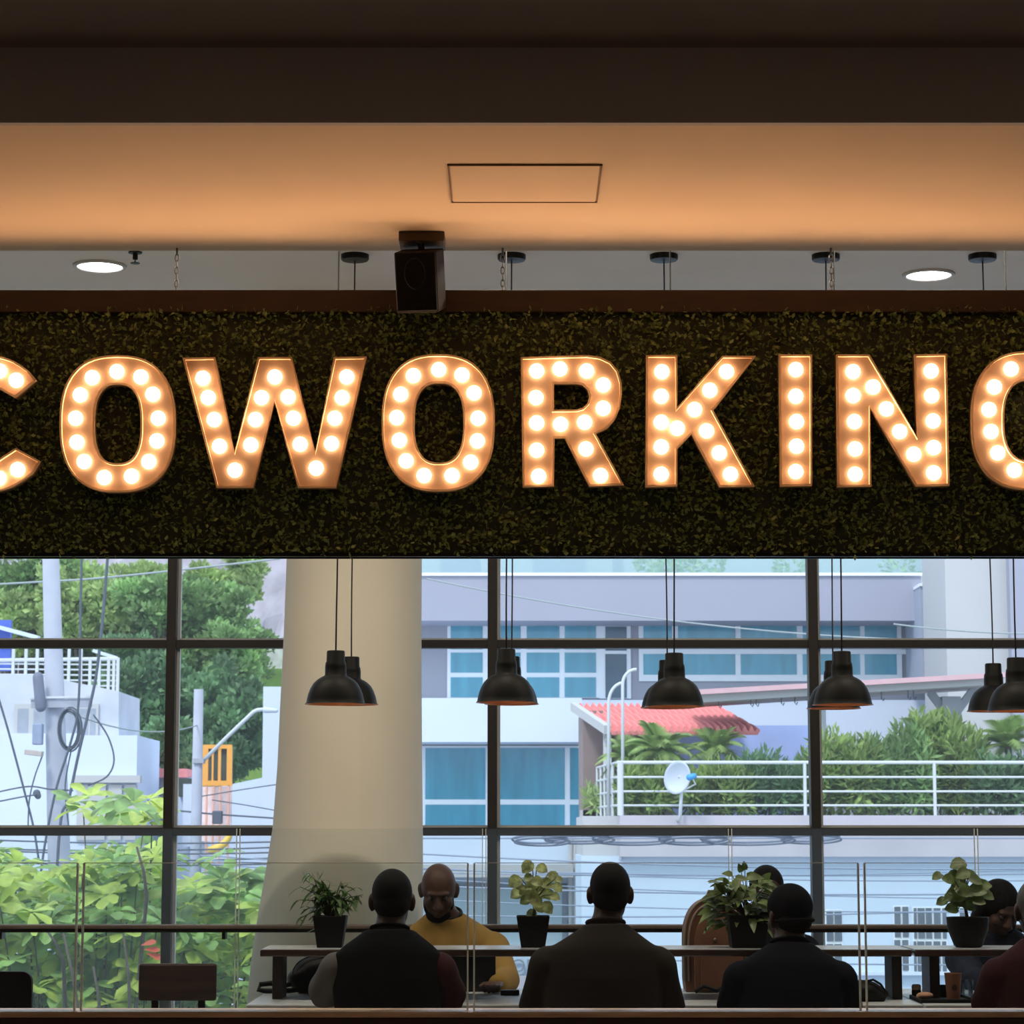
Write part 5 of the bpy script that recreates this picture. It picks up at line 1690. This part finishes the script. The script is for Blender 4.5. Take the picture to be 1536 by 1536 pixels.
# black bag under the left end of the shelf
c = at(470, 1470, 10.52)
bg_ = thing('backpack', 'black backpack lying on the table under the left end of the shelf', 'bag', (c.x, 10.55, ZT))
b = MB()
b.ell((c.x + .03, 10.58, ZT + .085), (.125, .09, .085), 22, 14); b.ell((c.x + .06, 10.58, ZT + .11), (.09, .08, .075), 20, 12); b.ell((c.x - .02, 10.57, ZT + .06), (.10, .085, .06), 20, 12)
b.box(c.x - .07, c.x + .14, 10.52, 10.64, ZT, ZT + .06)
remesh(b, 'bag_body', m_blackp, None, .009, 5)
o = bpy.data.objects['bag_body']; o.parent = bg_; o.location = -Vector(bg_.location)
s = MB(); s.tube([(c.x - .06, 10.56, ZT + .05), (c.x - .12, 10.52, ZT + .035), (c.x - .18, 10.50, ZT + .045), (c.x - .225, 10.50, ZT + .04), (c.x - .232, 10.50, ZT + .018), (c.x - .20, 10.49, ZT + .013), (c.x - .10, 10.50, ZT + .014), (c.x - .03, 10.54, ZT + .02)], .011, 8)
s.build('strap', m_blackp, bg_, smooth=True)
s = MB(); s.tube([(c.x + .0, 10.56, ZT + .16), (c.x + .03, 10.54, ZT + .185), (c.x + .07, 10.56, ZT + .180)], .008, 8); s.build('top_handle', m_blackp, bg_, smooth=True)
s = MB(); s.tube([(c.x + .03 + .118 * math.cos(a), 10.515, ZT + .085 + .078 * math.sin(a)) for a in [PI * q / 12 for q in range(13)]], .003, 5); s.build('zipper', m_blackm, bg_)

# brown backpack behind the shelf
m_leather = mat('brown_leather', (0.15, 0.070, 0.044), 0.6, spec=.2, var=0.18, scale=7)
m_leather2 = mat('grey_brown_panel', (0.20, 0.16, 0.13), 0.6, var=0.1)
xc0, xc1 = X(1027, 10.62, 1440), X(1120, 10.62, 1440)
cx = (xc0 + xc1) / 2; hw = (xc1 - xc0) / 2
bz = ZT
htop = Z(1348, 10.62) - ZT
bk = thing('backpack', 'brown leather backpack standing on the table left of the cap wearer', 'bag', (cx, 10.66, bz))
poly = []
for q in range(25):
    a = PI * q / 24
    poly.append((cx + hw * math.copysign(abs(math.cos(a)) ** .8, math.cos(a)), bz + htop * .55 + htop * .45 * math.sin(a) ** .9))
poly = [(cx + hw * .96, bz + .004), (cx + hw, bz + .05)] + poly + [(cx - hw, bz + .05), (cx - hw * .96, bz + .004)]
MB().prism(poly, [], 10.62, 10.80).build('bag_body', m_leather, bk, smooth=False, bevel=.02)
fr = [(p[0] * .78 + cx * .22 + .012, bz + (p[1] - bz) * .86) for p in poly]
MB().prism(fr, [], 10.585, 10.625).build('front_panel', m_leather, bk, bevel=.012)
pk = [(p[0] * .62 + cx * .38 + .015, bz + .012 + (p[1] - bz) * .46) for p in poly]
MB().prism(pk, [], 10.565, 10.59).build('front_pocket', m_leather, bk, bevel=.008)
e = MB(); e.tube([(p[0], 10.622, p[1]) for p in poly[1:-1]], .006, 6); e.build('piping', m_leather2, bk, smooth=True)
e = MB(); e.tube([(p[0] * .90 + cx * .10 + .004, 10.612, bz + (p[1] - bz) * .95) for p in poly[1:-1]], .005, 6); e.build('zipper', m_leather2, bk, smooth=True)
e = MB(); e.tube([(cx - .03, 10.70, bz + htop * .98), (cx - .02, 10.69, bz + htop + .03), (cx + .02, 10.69, bz + htop + .03), (cx + .03, 10.70, bz + htop * .98)], .008, 8); e.build('top_handle', m_leather, bk, smooth=True)
e = MB(); e.ell((cx - .005, 10.582, bz + htop * .56), (.007, .005, .010), 10, 8); e.build('buckle', m_steel, bk)
e = MB(); e.tube([(xc0 + .04, 10.56, bz + .006), (xc0 + .08, 10.55, bz + .03), (xc0 + .13, 10.55, bz + .012), (xc0 + .17, 10.55, bz + .035), (xc0 + .21, 10.55, bz + .008)], .009, 8); e.build('strap', m_blackp, bk, smooth=True)

# dark bag at the cap wearer's right elbow
c = at(1298, 1490, 10.05)
hb = thing('handbag', 'dark soft bag with a loop handle right of the cap wearer', 'bag', (c.x, 10.06, ZT))
b = MB(); b.ell((c.x - .01, 10.08, ZT + .040), (.085, .075, .045), 20, 12); b.ell((c.x - .05, 10.08, ZT + .035), (.06, .07, .036), 18, 12); b.ell((c.x + .05, 10.08, ZT + .028), (.05, .06, .030), 18, 12)
b.box(c.x - .09, c.x + .08, 10.02, 10.14, ZT, ZT + .02)
o = remesh(b, 'bag_body', m_blackp, None, .007, 5); o.parent = hb; o.location = -Vector(hb.location)
e = MB(); e.tube([(c.x + .0, 10.04, ZT + .08), (c.x + .03, 10.03, ZT + .088), (c.x + .06, 10.03, ZT + .070), (c.x + .078, 10.03, ZT + .042), (c.x + .080, 10.04, ZT + .025)], .005, 8); e.build('handle', m_blackp, hb, smooth=True)

# laptop in front of the yellow shirt, phone, pen
cl = X(700, 10.62, 1470)
lp = thing('laptop', 'dark open laptop on the table in front of the person in yellow', 'laptop', (cl, 10.66, ZT))
MB().box(cl - .17, cl + .125, 10.645, 10.85, ZT, ZT + .014).build('keyboard_base', m_blackp, lp, bevel=.004)
w = MB(); w.obox((cl - .0225, 10.63, ZT + .104), (.295, .008, .19), Euler((math.radians(12), 0, 0))); w.build('screen_lid', m_blackm, lp, bevel=.003)
ph = at(765, 1481, 10.42)
pn = thing('phone', 'black phone on the table by the yellow sleeve', 'phone', (ph.x, 10.44, ZT))
MB().box(ph.x - .040, ph.x + .040, 10.42, 10.47, ZT, ZT + .020).build('phone_body', m_blackp, pn, bevel=.004)
MB().box(ph.x - .036, ph.x + .036, 10.424, 10.466, ZT + .020, ZT + .021).build('screen', m_blackm, pn)
q0, q1 = at(666, 1474, 9.93), at(681, 1503, 9.95)
pe = thing('pen', 'slim pale pen held above the table by the person in the vest', 'pen', q1)
w = MB(); w.tube([q0, q1 + (q0 - q1) * .12], .0035, 8); w.build('barrel', m_rail, pe)
w = MB(); w.tube([q1 + (q0 - q1) * .12, q1], [.0033, .0008], 8); w.build('tip', m_blackm, pe)

# coffee things at the right
YCF = 10.02
k = YCF / F
x = X(1430, YCF, 1490)
zc0 = ZT
tr = thing('serving_tray', 'dark tray under the coffee cup at the right', 'tray', (X(1400, 10.08, 1490), 10.08, ZT))
a, b2 = X(1372, 10.08, 1490), X(1455, 10.08, 1490)
MB().box(a, b2, 9.94, 10.22, ZT, ZT + .006).build('tray_base', m_blackp, tr)
w = MB()
for q in ((a, b2, 9.94, 9.948), (a, b2, 10.212, 10.22), (a, a + .008, 9.94, 10.22), (b2 - .008, b2, 9.94, 10.22)):
    w.box(*q, ZT, ZT + .016)
w.build('tray_rim', m_blackp, tr, bevel=.003)
cu = thing('coffee_cup', 'brown paper coffee cup on the dark tray at the right', 'cup', (x, YCF, ZT + .006))
m_cup = mat('kraft_cup', (0.20, 0.075, 0.035), 0.6, var=0.1)
MB().lathe([(.001, .001), (.0255, 0), (.0345, .104), (.0355, .108), (.0345, .110), (.0335, .104)], (x, YCF, ZT + .006), 28, cap=False).build('cup_body', m_cup, cu, smooth=True, auto=40)
MB().lathe([(.001, .100), (.0336, .100)], (x, YCF, ZT + .006), 28, cap=False).build('coffee', mat('coffee', (.05, .02, .01), .2), cu)
e = MB(); pts = [(x + .011 * math.cos(t), YCF - .0300 - .0012 - .0008 * math.sin(t), ZT + .058 + .013 * math.sin(t)) for t in [2 * PI * i / 20 for i in range(20)]]
e.add(pts, [tuple(range(20))]); o = e.build('round_mark', mat('dark_print', (.04, .02, .012), .7), cu); md = o.modifiers.new('t', 'SOLIDIFY'); md.thickness = .0015
x2 = X(1413, 10.30, 1485)
mg = thing('black_cup', 'small black cup behind the coffee cup', 'cup', (x2, 10.30, ZT))
MB().lathe([(.001, .001), (.027, 0), (.034, .05), (.031, .05), (.026, .01)], (x2, 10.30, ZT), 24, cap=False).build('cup_body', m_blackp, mg, smooth=True, auto=40)
w = MB(); w.tube([(x2 + .030, 10.30, ZT + .04), (x2 + .048, 10.30, ZT + .036), (x2 + .046, 10.30, ZT + .016), (x2 + .028, 10.30, ZT + .012)], .004, 8); w.build('handle', m_blackp, mg, smooth=True)
x3 = X(1371, 10.28, 1485)
jr = thing('sauce_jar', 'small dark jar with a pale lid beside the shelf leg', 'jar', (x3, 10.22, ZT))
MB().lathe([(.001, .001), (.019, 0), (.020, .03), (.018, .036)], (x3, 10.22, ZT), 20).build('jar_body', m_blackp, jr, smooth=True, auto=40)
MB().lathe([(.001, .036), (.019, .036), (.020, .05), (.015, .058), (.001, .059)], (x3, 10.22, ZT), 20).build('lid', mat('pale_lid', (.55, .42, .32), .6), jr, smooth=True, auto=40)
x4 = X(1388, 10.05, 1490)
fo = thing('pastry', 'small pale brown pastry lying on the dark tray', 'pastry', (x4, 10.06, ZT + .006))
b = MB(); b.ell((x4, 10.06, ZT + .022), (.036, .025, .016), 18, 10); b.ell((x4 - .015, 10.06, ZT + .018), (.022, .020, .012), 14, 8)
o = remesh(b, 'crust', mat('crust', (.30, .16, .10), .7, var=.3, scale=40), None, .004, 3); o.parent = fo; o.location = -Vector(fo.location)
x5 = X(1450, 10.15, 1490)
gl = thing('water_glass', 'short clear glass right of the coffee cup', 'glass', (x5 + .02, 10.26, ZT))
MB().lathe([(.001, .002), (.026, 0), (.029, .075), (.027, .075), (.024, .008), (.001, .008)], (x5 + .02, 10.26, ZT), 24, cap=False).build('tumbler', glass('clear_glass', (.93, .96, .97), haze=.05), gl, smooth=True)
